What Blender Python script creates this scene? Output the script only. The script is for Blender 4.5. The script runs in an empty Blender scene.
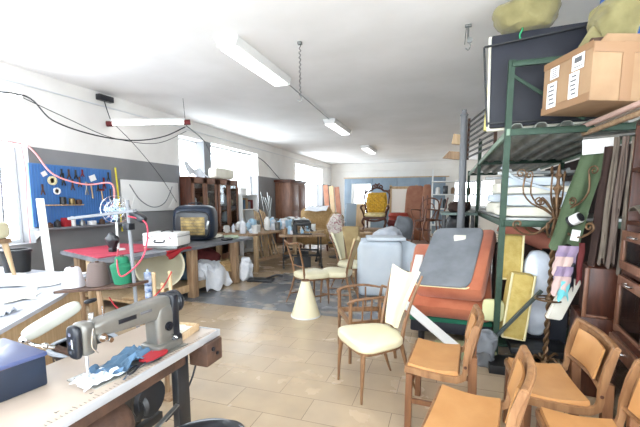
import bpy, bmesh, math, random
from mathutils import Vector, Matrix, Euler, noise
R = math.radians
rnd = random.Random(7)
scn = bpy.context.scene
COL = scn.collection

# ------------------------------------------------------------------ materials
MATS = {}
def mat(name, col, rough=.6, metal=0, col2=None, scale=8, bump=0, bscale=40, stretch=None, coat=0, sheen=0, emit=0, lo=.35, hi=.65, detail=4, trans=0):
    if name in MATS: return MATS[name]
    m = bpy.data.materials.new(name); m.use_nodes = True
    nt = m.node_tree; b = nt.nodes['Principled BSDF']
    b.inputs['Base Color'].default_value = (*col, 1); b.inputs['Roughness'].default_value = rough; b.inputs['Metallic'].default_value = metal
    if coat: b.inputs['Coat Weight'].default_value = coat; b.inputs['Coat Roughness'].default_value = .15
    if sheen: b.inputs['Sheen Weight'].default_value = sheen
    if trans: b.inputs['Transmission Weight'].default_value = trans
    if emit:
        b.inputs['Emission Color'].default_value = (*col, 1); b.inputs['Emission Strength'].default_value = emit
    tc = nt.nodes.new('ShaderNodeTexCoord'); mp = nt.nodes.new('ShaderNodeMapping')
    nt.links.new(tc.outputs['Object'], mp.inputs['Vector'])
    if stretch: mp.inputs['Scale'].default_value = stretch
    if col2:
        n = nt.nodes.new('ShaderNodeTexNoise'); n.inputs['Scale'].default_value = scale; n.inputs['Detail'].default_value = detail
        nt.links.new(mp.outputs[0], n.inputs['Vector'])
        r = nt.nodes.new('ShaderNodeValToRGB'); r.color_ramp.elements[0].position = lo; r.color_ramp.elements[1].position = hi
        r.color_ramp.elements[0].color = (*col, 1); r.color_ramp.elements[1].color = (*col2, 1)
        nt.links.new(n.outputs['Fac'], r.inputs['Fac']); nt.links.new(r.outputs['Color'], b.inputs['Base Color'])
    if bump:
        n = nt.nodes.new('ShaderNodeTexNoise'); n.inputs['Scale'].default_value = bscale; n.inputs['Detail'].default_value = 5
        nt.links.new(mp.outputs[0], n.inputs['Vector'])
        bp = nt.nodes.new('ShaderNodeBump'); bp.inputs['Strength'].default_value = bump; bp.inputs['Distance'].default_value = .02
        nt.links.new(n.outputs['Fac'], bp.inputs['Height']); nt.links.new(bp.outputs[0], b.inputs['Normal'])
    MATS[name] = m
    return m
def S(r, g, b):   # sRGB 0-255 -> linear
    f = lambda c: (c/255/12.92) if c/255 <= .04045 else ((c/255+.055)/1.055)**2.4
    return (f(r), f(g), f(b))
def wood(name, a, b, rough=.45, **k): return mat(name, S(*a), rough, col2=S(*b), scale=5, stretch=(6, 6, .8), bump=.12, bscale=30, **k)

M_tan = mat('tan_leather', S(184, 132, 80), .38, col2=S(196, 146, 94), scale=5, bump=.06, bscale=120)
M_chairwood = wood('chair_wood', (104, 66, 40), (128, 86, 54), .4)
M_palewood = wood('pale_ply', (128, 90, 58), (154, 114, 78), .4)
M_cream = mat('cream_vinyl', S(208, 200, 166), .38, col2=S(216, 209, 180), scale=4, bump=.04, bscale=60)
M_walnut = wood('slim_wood', (108, 76, 50), (138, 102, 70), .4)
M_darkwood = wood('dark_wood', (62, 32, 22), (88, 48, 32), .4)
M_redwood = wood('red_wood', (108, 70, 52), (134, 94, 72), .4)
M_bench = wood('bench_wood', (134, 106, 80), (164, 136, 106), .7)
M_pine = wood('pine', (176, 148, 112), (196, 170, 136), .7)
M_ply = wood('plywood', (190, 160, 120), (206, 178, 140), .7)
M_gold = mat('gold_velvet', S(206, 160, 30), .6, col2=S(186, 138, 18), scale=10, sheen=.4)
M_orange = mat('orange_velvet', S(172, 92, 62), .9, col2=S(188, 110, 78), scale=5, bump=.15, bscale=90, sheen=.3)
M_greyfab = mat('grey_fabric', S(112, 116, 122), .9, col2=S(126, 130, 136), scale=6, bump=.15, bscale=150)
M_white = mat('white_paint', S(226, 226, 224), .5)
M_foam = mat('white_foam', S(196, 206, 216), .85, col2=S(208, 216, 224), scale=3, bump=.08, bscale=50)
M_foamcream = mat('cream_foam', S(226, 222, 206), .85, col2=S(236, 233, 220), scale=4, bump=.1, bscale=60)
M_yellow = mat('mustard_foam', S(202, 180, 108), .9, col2=S(186, 160, 86), scale=14, bump=.2, bscale=60)
M_piping = mat('pale_piping', S(224, 214, 170), .8)
M_green = mat('green_steel', S(32, 56, 42), .5, .3, col2=S(46, 70, 54), scale=9, bump=.05)
M_steel = mat('bare_steel', S(150, 152, 150), .4, .8, col2=S(120, 122, 120), scale=7)
M_corr = mat('corrugated_steel', S(176, 178, 170), .45, .25, col2=S(140, 144, 136), scale=5)
M_machine = mat('machine_enamel', S(128, 126, 120), .32, .45, col2=S(112, 110, 104), scale=6, coat=.3)
M_black = mat('black_satin', S(26, 27, 30), .45, col2=S(34, 35, 38), scale=8)
M_blackpl = mat('black_plastic', S(22, 25, 32), .3)
M_navy = mat('navy_board', S(22, 25, 36), .6, col2=S(30, 33, 44), scale=6)
M_iron = mat('bronze_iron', S(84, 64, 48), .45, .6, col2=S(124, 96, 68), scale=14)
M_chrome = mat('chrome', (.75, .75, .75), .2, 1)
M_card = mat('cardboard', S(150, 120, 90), .8, col2=S(164, 134, 102), scale=4, bump=.05)
M_tape = mat('packing_tape', S(142, 108, 76), .35)
M_paper = mat('paper', S(232, 232, 230), .7)
M_print = mat('print_ink', S(90, 90, 92), .7)
M_olive = mat('olive_cloth', S(134, 126, 84), .9, col2=S(112, 104, 66), scale=5, bump=.3, bscale=20, sheen=.2)
M_sage = mat('sage_fabric', S(82, 98, 72), .9, col2=S(70, 86, 60), scale=5, bump=.2, bscale=60)
M_taupe = mat('taupe_fabric', S(116, 106, 94), .9, col2=S(96, 86, 76), scale=6, bump=.2, bscale=60)
M_brownfab = mat('brown_fabric', S(62, 44, 38), .9, col2=S(50, 34, 30), scale=6, bump=.2)
M_lilac = mat('lilac_fabric', S(140, 122, 150), .9, col2=S(170, 150, 172), scale=8)
M_blush = mat('blush_fabric', S(206, 180, 172), .9, col2=S(190, 160, 158), scale=8)
M_aqua = mat('aqua_fabric', S(110, 196, 204), .8)
M_red = mat('red_fabric', S(150, 26, 36), .8, col2=S(160, 24, 34), scale=6)
M_redcloth = mat('pinkish_red_cloth', S(186, 62, 82), .6, col2=S(170, 48, 68), scale=4)
M_maroon = mat('maroon_fabric', S(110, 44, 44), .9, col2=S(92, 34, 34), scale=5)
M_blue = mat('blue_paint', S(70, 116, 172), .5)
M_bluecloth = mat('slate_blue_cloth', S(86, 116, 142), .9, col2=S(70, 98, 124), scale=6, bump=.2)
M_whitecloth = mat('white_cloth', S(226, 228, 232), .9, col2=S(208, 212, 220), scale=7, bump=.25, bscale=25)
M_plastic = mat('milky_plastic', S(206, 214, 226), .3, col2=S(220, 226, 236), scale=8, bump=.4, bscale=14)
M_burlap = mat('burlap', S(178, 148, 104), .95, col2=S(160, 130, 88), scale=18, bump=.3, bscale=90)
M_floral = mat('floral_cloth', S(226, 218, 210), .9, col2=S(176, 120, 128), scale=22, lo=.5, hi=.62)
M_greencone = mat('green_thread', S(22, 110, 78), .8, bump=.3, bscale=200, stretch=(.1, .1, 4))
M_browncone = mat('taupe_thread', S(104, 90, 86), .85, bump=.3, bscale=200, stretch=(.1, .1, 4))
M_whitecone = mat('white_thread', S(220, 216, 222), .85, bump=.3, bscale=200, stretch=(.1, .1, 4))
M_pinkcord = mat('pink_cord', S(206, 130, 130), .6)
M_blackcord = mat('black_cord', S(24, 24, 28), .5)
M_lavcord = mat('lavender_hose', S(196, 160, 190), .5)
M_lit = mat('fluorescent_diffuser', (1, 1, 1), .5, emit=3)
M_tube = mat('lit_tube', (1, 1, 1), .5, emit=7)
M_bluewrap = mat('pale_blue_plastic', S(170, 205, 228), .3)
M_grey = mat('grey_paint', S(120, 122, 126), .6)
M_rust = mat('rusty_brown', S(92, 66, 52), .7, .2, col2=S(70, 50, 40), scale=12, bump=.2)
M_brass = mat('aged_brass', S(150, 128, 80), .4, .6, col2=S(96, 80, 50), scale=9)
M_navyobj = mat('dark_blue_shell', S(30, 42, 60), .35, col2=S(24, 34, 50), scale=6)
M_yellowstrip = mat('yellow_strip', S(220, 205, 70), .6)
M_bluepl = mat('blue_plastic', S(50, 96, 170), .3)
M_terra = mat('terracotta_fabric', S(172, 124, 100), .9, col2=S(156, 106, 86), scale=5, bump=.1)
M_glassdark = mat('dark_cabinet_glass', S(38, 36, 38), .12, coat=.4)
M_seablue = mat('partition_blue', S(132, 150, 166), .6, col2=S(122, 140, 156), scale=3)

def glass(name='window_glass', tint=(.95, .98, 1)):
    if name in MATS: return MATS[name]
    m = bpy.data.materials.new(name); m.use_nodes = True; nt = m.node_tree; nt.nodes.clear()
    o = nt.nodes.new('ShaderNodeOutputMaterial'); mx = nt.nodes.new('ShaderNodeMixShader'); mx.inputs[0].default_value = .06
    t = nt.nodes.new('ShaderNodeBsdfTransparent'); t.inputs[0].default_value = (*tint, 1)
    g = nt.nodes.new('ShaderNodeBsdfGlossy'); g.inputs['Roughness'].default_value = .03
    nt.links.new(t.outputs[0], mx.inputs[1]); nt.links.new(g.outputs[0], mx.inputs[2]); nt.links.new(mx.outputs[0], o.inputs[0])
    MATS[name] = m; return m
M_glass = glass()
M_cabglass = glass('cabinet_glass', (.8, .84, .86))

# ------------------------------------------------------------------ mesh builder
class B:
    def __init__(s): s.bm = bmesh.new(); s.mi = 0; s.sm = True
    def _fin(s, verts, M=None):
        if M is not None: bmesh.ops.transform(s.bm, matrix=M, verts=verts)
        fs = set(f for v in verts for f in v.link_faces)
        for f in fs: f.material_index = s.mi
        return s
    def _merge(s, tb, M):
        bmesh.ops.transform(tb, matrix=M, verts=tb.verts)
        for f in tb.faces: f.material_index = s.mi
        me = bpy.data.meshes.new('tmp'); tb.to_mesh(me); tb.free(); s.bm.from_mesh(me); bpy.data.meshes.remove(me)
        return s
    def box(s, c, d, rot=(0, 0, 0), bev=.004, taper=None):
        tb = bmesh.new(); bmesh.ops.create_cube(tb, size=1)
        for v in tb.verts: v.co = Vector((v.co.x*d[0], v.co.y*d[1], v.co.z*d[2]))
        if bev and min(d) > bev*2.5:
            bmesh.ops.bevel(tb, geom=list(tb.edges), offset=bev, segments=2, affect='EDGES', profile=.5)
        return s._merge(tb, Matrix.Translation(c) @ Euler(rot).to_matrix().to_4x4())
    def tube(s, pts, r, seg=8, flat=1.0, cap=True, sm=0):
        pts = [Vector(p) for p in pts]
        if sm:
            rr = r if isinstance(r, (list, tuple)) else [r]*len(pts)
            P = []; Q = []
            n = len(pts)
            for i in range(n-1):
                p0 = pts[max(i-1, 0)]; p1 = pts[i]; p2 = pts[i+1]; p3 = pts[min(i+2, n-1)]
                for k in range(sm):
                    t = k/sm
                    P.append(.5*((2*p1)+(-p0+p2)*t+(2*p0-5*p1+4*p2-p3)*t*t+(-p0+3*p1-3*p2+p3)*t**3)); Q.append(rr[i]*(1-t)+rr[i+1]*t)
            P.append(pts[-1]); Q.append(rr[-1]); pts, r = P, Q
        if not isinstance(r, (list, tuple)): r = [r]*len(pts)
        rings = []; up = None; vs = []
        for i, p in enumerate(pts):
            t = (pts[min(i+1, len(pts)-1)]-pts[max(i-1, 0)])
            if t.length < 1e-9: t = Vector((0, 0, 1))
            t.normalize()
            if up is None: up = Vector((0, 0, 1)) if abs(t.z) < .9 else Vector((1, 0, 0))
            a = t.cross(up)
            if a.length < 1e-6: a = t.orthogonal()
            a.normalize(); b2 = a.cross(t).normalized(); up = b2
            ring = [s.bm.verts.new(p+(a*math.cos(2*math.pi*k/seg+.01)+b2*math.sin(2*math.pi*k/seg+.01)*flat)*r[i]) for k in range(seg)]
            rings.append(ring); vs += ring
        for i in range(len(rings)-1):
            for k in range(seg):
                s.bm.faces.new((rings[i][k], rings[i][(k+1) % seg], rings[i+1][(k+1) % seg], rings[i+1][k]))
        if cap: s.bm.faces.new(rings[0][::-1]); s.bm.faces.new(rings[-1])
        return s._fin(vs)
    def bar(s, a, b, w, h=None, up=(0, 0, 1), bev=.003, w2=None):   # rectangular bar a->b
        a = Vector(a); b = Vector(b); h = h or w; t = (b-a); L = t.length; t.normalize(); up = Vector(up)
        x = up.cross(t)
        if x.length < 1e-4: x = Vector((1, 0, 0)).cross(t) if abs(t.x) < .9 else Vector((0, 1, 0)).cross(t)
        x.normalize(); y = t.cross(x)
        M = Matrix((x, y, t)).transposed().to_4x4(); M.translation = (a+b)/2
        tb = bmesh.new(); bmesh.ops.create_cube(tb, size=1)
        for v in tb.verts:
            k = 1 if (w2 is None or v.co.z < 0) else w2/w
            v.co = Vector((v.co.x*w*k, v.co.y*h*k, v.co.z*L))
        if bev and min(w, h, L) > bev*2.5:
            bmesh.ops.bevel(tb, geom=list(tb.edges), offset=bev, segments=1, affect='EDGES')
        return s._merge(tb, M)
    def lathe(s, prof, c=(0, 0, 0), seg=20, rot=(0, 0, 0), sx=1, sy=1):
        rings = []; vs = []
        for r, z in prof:
            ring = [s.bm.verts.new((r*sx*math.cos(2*math.pi*k/seg), r*sy*math.sin(2*math.pi*k/seg), z)) for k in range(seg)]
            rings.append(ring); vs += ring
        for i in range(len(rings)-1):
            for k in range(seg):
                s.bm.faces.new((rings[i][k], rings[i][(k+1) % seg], rings[i+1][(k+1) % seg], rings[i+1][k]))
        if prof[0][0] > 1e-4: s.bm.faces.new(rings[0][::-1])
        if prof[-1][0] > 1e-4: s.bm.faces.new(rings[-1])
        return s._fin(vs, Matrix.Translation(c) @ Euler(rot).to_matrix().to_4x4())
    def prism(s, poly, t, c=(0, 0, 0), rot=(0, 0, 0), bev=0):   # poly in XZ, thickness along Y, centred
        tb = bmesh.new()
        a = [tb.verts.new((x, -t/2, z)) for x, z in poly]; b = [tb.verts.new((x, t/2, z)) for x, z in poly]
        n = len(poly); tb.faces.new(a); tb.faces.new(b[::-1])
        for i in range(n): tb.faces.new((a[i], b[i], b[(i+1) % n], a[(i+1) % n]))
        if bev: bmesh.ops.bevel(tb, geom=list(tb.edges), offset=bev, segments=2, affect='EDGES')
        return s._merge(tb, Matrix.Translation(c) @ Euler(rot).to_matrix().to_4x4())
    def pillow(s, c, d, rot=(0, 0, 0), e=4, wob=0, seed=0, n=10, fn=None, ez=None):   # superellipsoid block
        tb = bmesh.new(); bmesh.ops.create_cube(tb, size=2)
        bmesh.ops.subdivide_edges(tb, edges=list(tb.edges), cuts=n, use_grid_fill=True)
        vs = list(tb.verts)
        for v in vs:
            p = v.co; q = (abs(p.x)**e+abs(p.y)**e+abs(p.z)**e)**(1/e)
            if q > 0: p = p/q
            v.co = Vector((p.x*d[0]/2, p.y*d[1]/2, p.z*d[2]/2))
            if fn: v.co = Vector(fn(v.co))
            if wob:
                w = noise.noise_vector(v.co*(3/max(d))+Vector((seed*7.3, seed, 1.7)))*wob + noise.noise_vector(v.co*(9/max(d))+Vector((seed, 3, seed)))*wob*.5
                v.co += w
        return s._merge(tb, Matrix.Translation(c) @ Euler(rot).to_matrix().to_4x4())
    def sheet(s, fn, nu=16, nv=16, th=.006):   # fn(u,v)->point, solidified
        g = [[s.bm.verts.new(fn(i/nu, j/nv)) for j in range(nv+1)] for i in range(nu+1)]
        fs = [s.bm.faces.new((g[i][j], g[i+1][j], g[i+1][j+1], g[i][j+1])) for i in range(nu) for j in range(nv)]
        s.bm.normal_update()
        top = [v for r in g for v in r]
        if th:
            r = bmesh.ops.solidify(s.bm, geom=fs, thickness=th)
            top = list(set(top+[x for x in r['geom'] if isinstance(x, bmesh.types.BMVert)]))
        return s._fin(top)
    def ball(s, c, r, sub=2, sc=(1, 1, 1)):
        q = bmesh.ops.create_icosphere(s.bm, subdivisions=sub, radius=r)
        for v in q['verts']: v.co = Vector((v.co.x*sc[0], v.co.y*sc[1], v.co.z*sc[2]))
        return s._fin(q['verts'], Matrix.Translation(c))

def obj(name, b, m, parent=None, smooth=True, world=False, label=None, kind=None, loc=None):
    bm = b.bm
    bmesh.ops.recalc_face_normals(bm, faces=bm.faces)
    if world and parent is not None:
        M = (Matrix.Translation(parent.location) @ parent.rotation_euler.to_matrix().to_4x4()).inverted()
        if parent.parent is not None:
            g = parent.parent
            M = (Matrix.Translation(g.location) @ g.rotation_euler.to_matrix().to_4x4() @ Matrix.Translation(parent.location) @ parent.rotation_euler.to_matrix().to_4x4()).inverted()
        bmesh.ops.transform(bm, matrix=M, verts=bm.verts)
    me = bpy.data.meshes.new(name)
    if loc is not None: bmesh.ops.translate(bm, vec=-Vector(loc), verts=bm.verts)
    bm.to_mesh(me); bm.free()
    for mm in (m if isinstance(m, (list, tuple)) else [m]): me.materials.append(mm)
    if smooth:
        me.polygons.foreach_set('use_smooth', [True]*len(me.polygons))
        try: me.set_sharp_from_angle(angle=R(38))
        except Exception: pass
    o = bpy.data.objects.new(name, me); COL.objects.link(o)
    if loc is not None: o.location = loc
    if parent is not None: o.parent = parent
    if label: o['label'] = label
    if kind: o['kind'] = kind
    return o
def thing(name, label, cat, loc=(0, 0, 0), rz=0, group=None, rot=None):
    o = bpy.data.objects.new(name, None); o.empty_display_size = .1; COL.objects.link(o)
    o.location = loc; o.rotation_euler = rot if rot else (0, 0, R(rz))
    o['label'] = label; o['category'] = cat
    if group: o['group'] = group
    return o
def tag(o, label, cat, group=None, kind=None):
    o['label'] = label; o['category'] = cat
    if group: o['group'] = group
    if kind: o['kind'] = kind
    return o
def struct(name, b, m, parent=None, smooth=False):
    o = obj(name, b, m, parent, smooth)
    if parent is None: o['kind'] = 'structure'
    return o
def dup(root, loc=None, rz=None, label=None, group=None):
    r = root.copy(); COL.objects.link(r)
    if loc is not None: r.location = loc
    if rz is not None: r.rotation_euler = (0, 0, R(rz))
    if label: r['label'] = label
    if group: r['group'] = group
    for ch in list(root.children):
        c = ch.copy(); COL.objects.link(c); c.parent = r
        for g in list(ch.children):
            d = g.copy(); COL.objects.link(d); d.parent = c
    return r
# ------------------------------------------------------------------ the room
XL, XR, YF, YB, HC = -5.9, 3.0, -2.0, 19.5, 3.5
def wall_mat():
    m = bpy.data.materials.new('painted_wall'); m.use_nodes = True; nt = m.node_tree; b = nt.nodes['Principled BSDF']
    g = nt.nodes.new('ShaderNodeNewGeometry'); sp = nt.nodes.new('ShaderNodeSeparateXYZ'); nt.links.new(g.outputs['Position'], sp.inputs[0])
    n = nt.nodes.new('ShaderNodeTexNoise'); n.inputs['Scale'].default_value = 1.3; n.inputs['Detail'].default_value = 6
    nt.links.new(g.outputs['Position'], n.inputs['Vector'])
    lt = nt.nodes.new('ShaderNodeMath'); lt.operation = 'LESS_THAN'; lt.inputs[1].default_value = 2.39; nt.links.new(sp.outputs['Z'], lt.inputs[0])
    r1 = nt.nodes.new('ShaderNodeValToRGB'); r1.color_ramp.elements[0].position = .3; r1.color_ramp.elements[1].position = .7
    r1.color_ramp.elements[0].color = (*S(222, 219, 214), 1); r1.color_ramp.elements[1].color = (*S(236, 234, 230), 1)
    r2 = nt.nodes.new('ShaderNodeValToRGB'); r2.color_ramp.elements[0].position = .3; r2.color_ramp.elements[1].position = .7
    r2.color_ramp.elements[0].color = (*S(122, 122, 124), 1); r2.color_ramp.elements[1].color = (*S(138, 138, 140), 1)
    nt.links.new(n.outputs['Fac'], r1.inputs[0]); nt.links.new(n.outputs['Fac'], r2.inputs[0])
    mx = nt.nodes.new('ShaderNodeMix'); mx.data_type = 'RGBA'
    nt.links.new(lt.outputs[0], mx.inputs['Factor']); nt.links.new(r1.outputs[0], mx.inputs['A']); nt.links.new(r2.outputs[0], mx.inputs['B'])
    nt.links.new(mx.outputs['Result'], b.inputs['Base Color']); b.inputs['Roughness'].default_value = .75
    return m
M_wall = wall_mat()
M_ceil = mat('ceiling_plaster', S(232, 231, 229), .9, col2=S(240, 239, 238), scale=1.2, bump=.05, bscale=6, detail=8)
M_upper = mat('white_plaster', S(232, 228, 222), .85, col2=S(240, 237, 232), scale=1)
def floor_mat():
    m = bpy.data.materials.new('stone_tiles'); m.use_nodes = True; nt = m.node_tree; b = nt.nodes['Principled BSDF']; L = nt.links.new
    tc = nt.nodes.new('ShaderNodeTexCoord'); mp = nt.nodes.new('ShaderNodeMapping'); mp.inputs['Location'].default_value = (.01, .04, 0)
    L(tc.outputs['Object'], mp.inputs[0])
    br = nt.nodes.new('ShaderNodeTexBrick'); br.inputs['Scale'].default_value = 1; br.inputs['Brick Width'].default_value = .62; br.inputs['Row Height'].default_value = .3
    br.inputs['Mortar Size'].default_value = .0028; br.inputs['Mortar Smooth'].default_value = .3; br.inputs['Bias'].default_value = 0
    br.inputs['Color1'].default_value = (*S(192, 172, 146), 1); br.inputs['Color2'].default_value = (*S(182, 162, 135), 1); br.inputs['Mortar'].default_value = (*S(120, 104, 88), 1)
    L(mp.outputs[0], br.inputs['Vector'])
    n = nt.nodes.new('ShaderNodeTexNoise'); n.inputs['Scale'].default_value = 2.2; n.inputs['Detail'].default_value = 7; L(tc.outputs['Object'], n.inputs['Vector'])
    rp = nt.nodes.new('ShaderNodeValToRGB'); rp.color_ramp.elements[0].position = .3; rp.color_ramp.elements[0].color = (.78, .78, .8, 1); rp.color_ramp.elements[1].position = .7; rp.color_ramp.elements[1].color = (1.05, 1.03, 1, 1)
    L(n.outputs['Fac'], rp.inputs[0])
    mul = nt.nodes.new('ShaderNodeMix'); mul.data_type = 'RGBA'; mul.blend_type = 'MULTIPLY'; mul.inputs['Factor'].default_value = 1
    L(br.outputs['Color'], mul.inputs['A']); L(rp.outputs[0], mul.inputs['B'])
    # slate-blue worn patch, a rectangle of darker tiles crossing the room
    sp = nt.nodes.new('ShaderNodeSeparateXYZ'); L(tc.outputs['Object'], sp.inputs[0])
    def rng(sock, a, c):
        g = nt.nodes.new('ShaderNodeMath'); g.operation = 'GREATER_THAN'; g.inputs[1].default_value = a; L(sock, g.inputs[0])
        l = nt.nodes.new('ShaderNodeMath'); l.operation = 'LESS_THAN'; l.inputs[1].default_value = c; L(sock, l.inputs[0])
        p = nt.nodes.new('ShaderNodeMath'); p.operation = 'MULTIPLY'; L(g.outputs[0], p.inputs[0]); L(l.outputs[0], p.inputs[1]); return p.outputs[0]
    py = rng(sp.outputs['Y'], 4.76, 5.66); px = rng(sp.outputs['X'], -4.6, -.6)
    py2 = rng(sp.outputs['Y'], 5.66, 7.4); px2 = rng(sp.outputs['X'], -3.3, -1.0)
    a = nt.nodes.new('ShaderNodeMath'); a.operation = 'MULTIPLY'; L(py, a.inputs[0]); L(px, a.inputs[1])
    a2 = nt.nodes.new('ShaderNodeMath'); a2.operation = 'MULTIPLY'; L(py2, a2.inputs[0]); L(px2, a2.inputs[1])
    mx0 = nt.nodes.new('ShaderNodeMath'); mx0.operation = 'MAXIMUM'; L(a.outputs[0], mx0.inputs[0]); L(a2.outputs[0], mx0.inputs[1])
    n2 = nt.nodes.new('ShaderNodeTexNoise'); n2.inputs['Scale'].default_value = 3.5; n2.inputs['Detail'].default_value = 8; L(tc.outputs['Object'], n2.inputs['Vector'])
    r2 = nt.nodes.new('ShaderNodeValToRGB'); r2.color_ramp.elements[0].position = .52; r2.color_ramp.elements[0].color = (*S(112, 116, 122), 1); r2.color_ramp.elements[1].position = .68; r2.color_ramp.elements[1].color = (*S(176, 168, 156), 1)
    L(n2.outputs['Fac'], r2.inputs[0])
    fin = nt.nodes.new('ShaderNodeMix'); fin.data_type = 'RGBA'; L(mx0.outputs[0], fin.inputs['Factor']); L(mul.outputs['Result'], fin.inputs['A']); L(r2.outputs[0], fin.inputs['B'])
    L(fin.outputs['Result'], b.inputs['Base Color'])
    rr = nt.nodes.new('ShaderNodeMapRange'); rr.inputs['To Min'].default_value = .15; rr.inputs['To Max'].default_value = .36; L(n.outputs['Fac'], rr.inputs[0]); L(rr.outputs[0], b.inputs['Roughness'])
    bp = nt.nodes.new('ShaderNodeBump'); bp.inputs['Strength'].default_value = .25; bp.inputs['Distance'].default_value = .003; bp.invert = True
    L(br.outputs['Fac'], bp.inputs['Height']); L(bp.outputs[0], b.inputs['Normal'])
    return m
b = B(); b.box(((XL+XR)/2, (YF+YB)/2, -.05), (XR-XL+1, YB-YF+1, .1), bev=0); struct('floor', b, floor_mat())
b = B(); b.box(((XL+XR)/2, (YF+YB)/2, HC+.05), (XR-XL+1, YB-YF+1, .1), bev=0); struct('ceiling', b, M_ceil)
WT = .36
def wall_y(name, x0, x1, holes, ya, yb, m):   # wall running along Y, holes (y0,y1,z0,z1)
    b = B(); cur = ya; xc, w = (x0+x1)/2, abs(x1-x0)
    for (h0, h1, z0, z1) in holes:
        b.box((xc, (cur+h0)/2, HC/2), (w, h0-cur, HC), bev=0)
        b.box((xc, (h0+h1)/2, z0/2), (w, h1-h0, z0), bev=0); b.box((xc, (h0+h1)/2, (z1+HC)/2), (w, h1-h0, HC-z1), bev=0)
        cur = h1
    b.box((xc, (cur+yb)/2, HC/2), (w, yb-cur, HC), bev=0)
    return struct(name, b, m)
def wall_x(name, y0, y1, holes, xa, xb, m):
    b = B(); cur = xa; yc, w = (y0+y1)/2, abs(y1-y0)
    for (h0, h1, z0, z1) in holes:
        b.box(((cur+h0)/2, yc, HC/2), (h0-cur, w, HC), bev=0)
        b.box(((h0+h1)/2, yc, z0/2), (h1-h0, w, z0), bev=0); b.box(((h0+h1)/2, yc, (z1+HC)/2), (h1-h0, w, HC-z1), bev=0)
        cur = h1
    b.box(((cur+xb)/2, yc, HC/2), (xb-cur, w, HC), bev=0)
    return struct(name, b, m)
HL = [(.6, 3.95, .95, 3.2), (7.3, 11.15, 1.25, 3.1), (14.4, 18.0, 1.2, 3.12)]
wall_y('wall_left', XL-WT, XL, HL, YF, YB, M_wall)
wall_y('wall_right', XR, XR+.3, [(-1.7, 2.3, .9, 3.35)], YF, YB, M_upper)
HB = [(-4.6, -3.0, .9, 2.45), (.4, 2.2, 1.3, 2.55)]
wall_x('wall_back', YB, YB+.3, HB, XL-WT, XR+.3, M_upper)
HF = [(-5.6, -1.7, .35, 3.4), (-1.4, 2.7, .35, 3.4)]  # unseen openings behind the camera, made almost all glass for more light
HR_added = [(-1.7, 2.3, .9, 3.35)]  # added window out of view, put in to brighten the room
wall_x('wall_front', YF-.3, YF, HF, XL-WT, XR+.3, M_wall)
M_winframe = mat('window_frame_paint', S(214, 216, 218), .5)
wn = 0
def window_y(y0, y1, z0, z1, x, nm):
    global wn; wn += 1
    b = B(); t = .05
    for z in (z0+t/2, z1-t/2): b.box((x, (y0+y1)/2, z), (.06, y1-y0, t))
    for k in range(nm+1):
        yy = y0+t/2+(y1-y0-t)*k/nm; b.box((x, yy, (z0+z1)/2), (.06, t, z1-z0-2*t))
    o = struct('window_%d' % wn, b, M_winframe)
    g = B(); g.box((x, (y0+y1)/2, (z0+z1)/2), (.008, y1-y0-.06, z1-z0-.06), bev=0); obj('pane', g, M_glass, o, False)
def window_x(x0, x1, z0, z1, y, nm):
    global wn; wn += 1
    b = B(); t = .05
    for z in (z0+t/2, z1-t/2): b.box(((x0+x1)/2, y, z), (x1-x0, .06, t))
    for k in range(nm+1):
        xx = x0+t/2+(x1-x0-t)*k/nm; b.box((xx, y, (z0+z1)/2), (t, .06, z1-z0-2*t))
    o = struct('window_%d' % wn, b, M_winframe)
    g = B(); g.box(((x0+x1)/2, y, (z0+z1)/2), (x1-x0-.06, .008, z1-z0-.06), bev=0); obj('pane', g, M_glass, o, False)
for (a, c, z0, z1), nm in zip(HL, (3, 3, 3)): window_y(a, c, z0, z1, XL-WT+.05, nm)
for (a, c, z0, z1), nm in zip(HB, (2, 2)): window_x(a, c, z0, z1, YB+.2, nm)
for (a, c, z0, z1), nm in zip(HF, (3, 4)): window_x(a, c, z0, z1, YF-.2, nm)
for (a, c, z0, z1) in HR_added: window_y(a, c, z0, z1, XR+.2, 4)  # added light opening, never in view
# grey pier between the panes of the second window
b = B(); b.box((XL-.15, 8.43, 2.175), (.26, .3, 1.85), bev=.003); struct('trim_1', b, M_grey)
# ceiling cove pipe along the left wall, crossing strip on the back wall
b = B(); b.tube([(XL+.03, YF, 3.26), (XL+.03, 7, 3.27), (XL+.03, YB, 3.26)], .012, 6); struct('trim_2', b, M_winframe, smooth=True)
b = B(); b.box((-.5, YB-.03, 3.14), (10.6, .06, .06)); struct('trim_3', b, M_upper)
b = B(); b.box((XL+.01, 5.6, .06), (.02, 3, .12)); struct('baseboard_left', b, M_grey)
# blue partition at the back
b = B(); YP = 18.6; ZP = 2.68
def pseg(x0, x1, z0, z1): b.box(((x0+x1)/2, YP, (z0+z1)/2), (x1-x0, .08, z1-z0), bev=.004)
pseg(-4.9, -4.55, 0, ZP); pseg(-4.55, -3.5, 2.42, ZP); pseg(-3.5, -2.35, 0, ZP); pseg(-2.35, 0, 0, ZP)
for x in (-3.5, -2.3, -1.2, -.1): b.box((x, YP-.05, ZP/2), (.07, .03, ZP))
part = tag(obj('partition', b, M_seablue), 'pale blue panelled partition across the far end of the workshop', 'partition')
c = B(); c.box((-2.4, YP, ZP+.02), (5.1, .12, .05)); obj('top_rail', c, M_pine, part)
c = B(); c.box((-1.83, YP-.02, ZP-.01), (.01, .01, .01), bev=0); c.bm.free()

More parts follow.
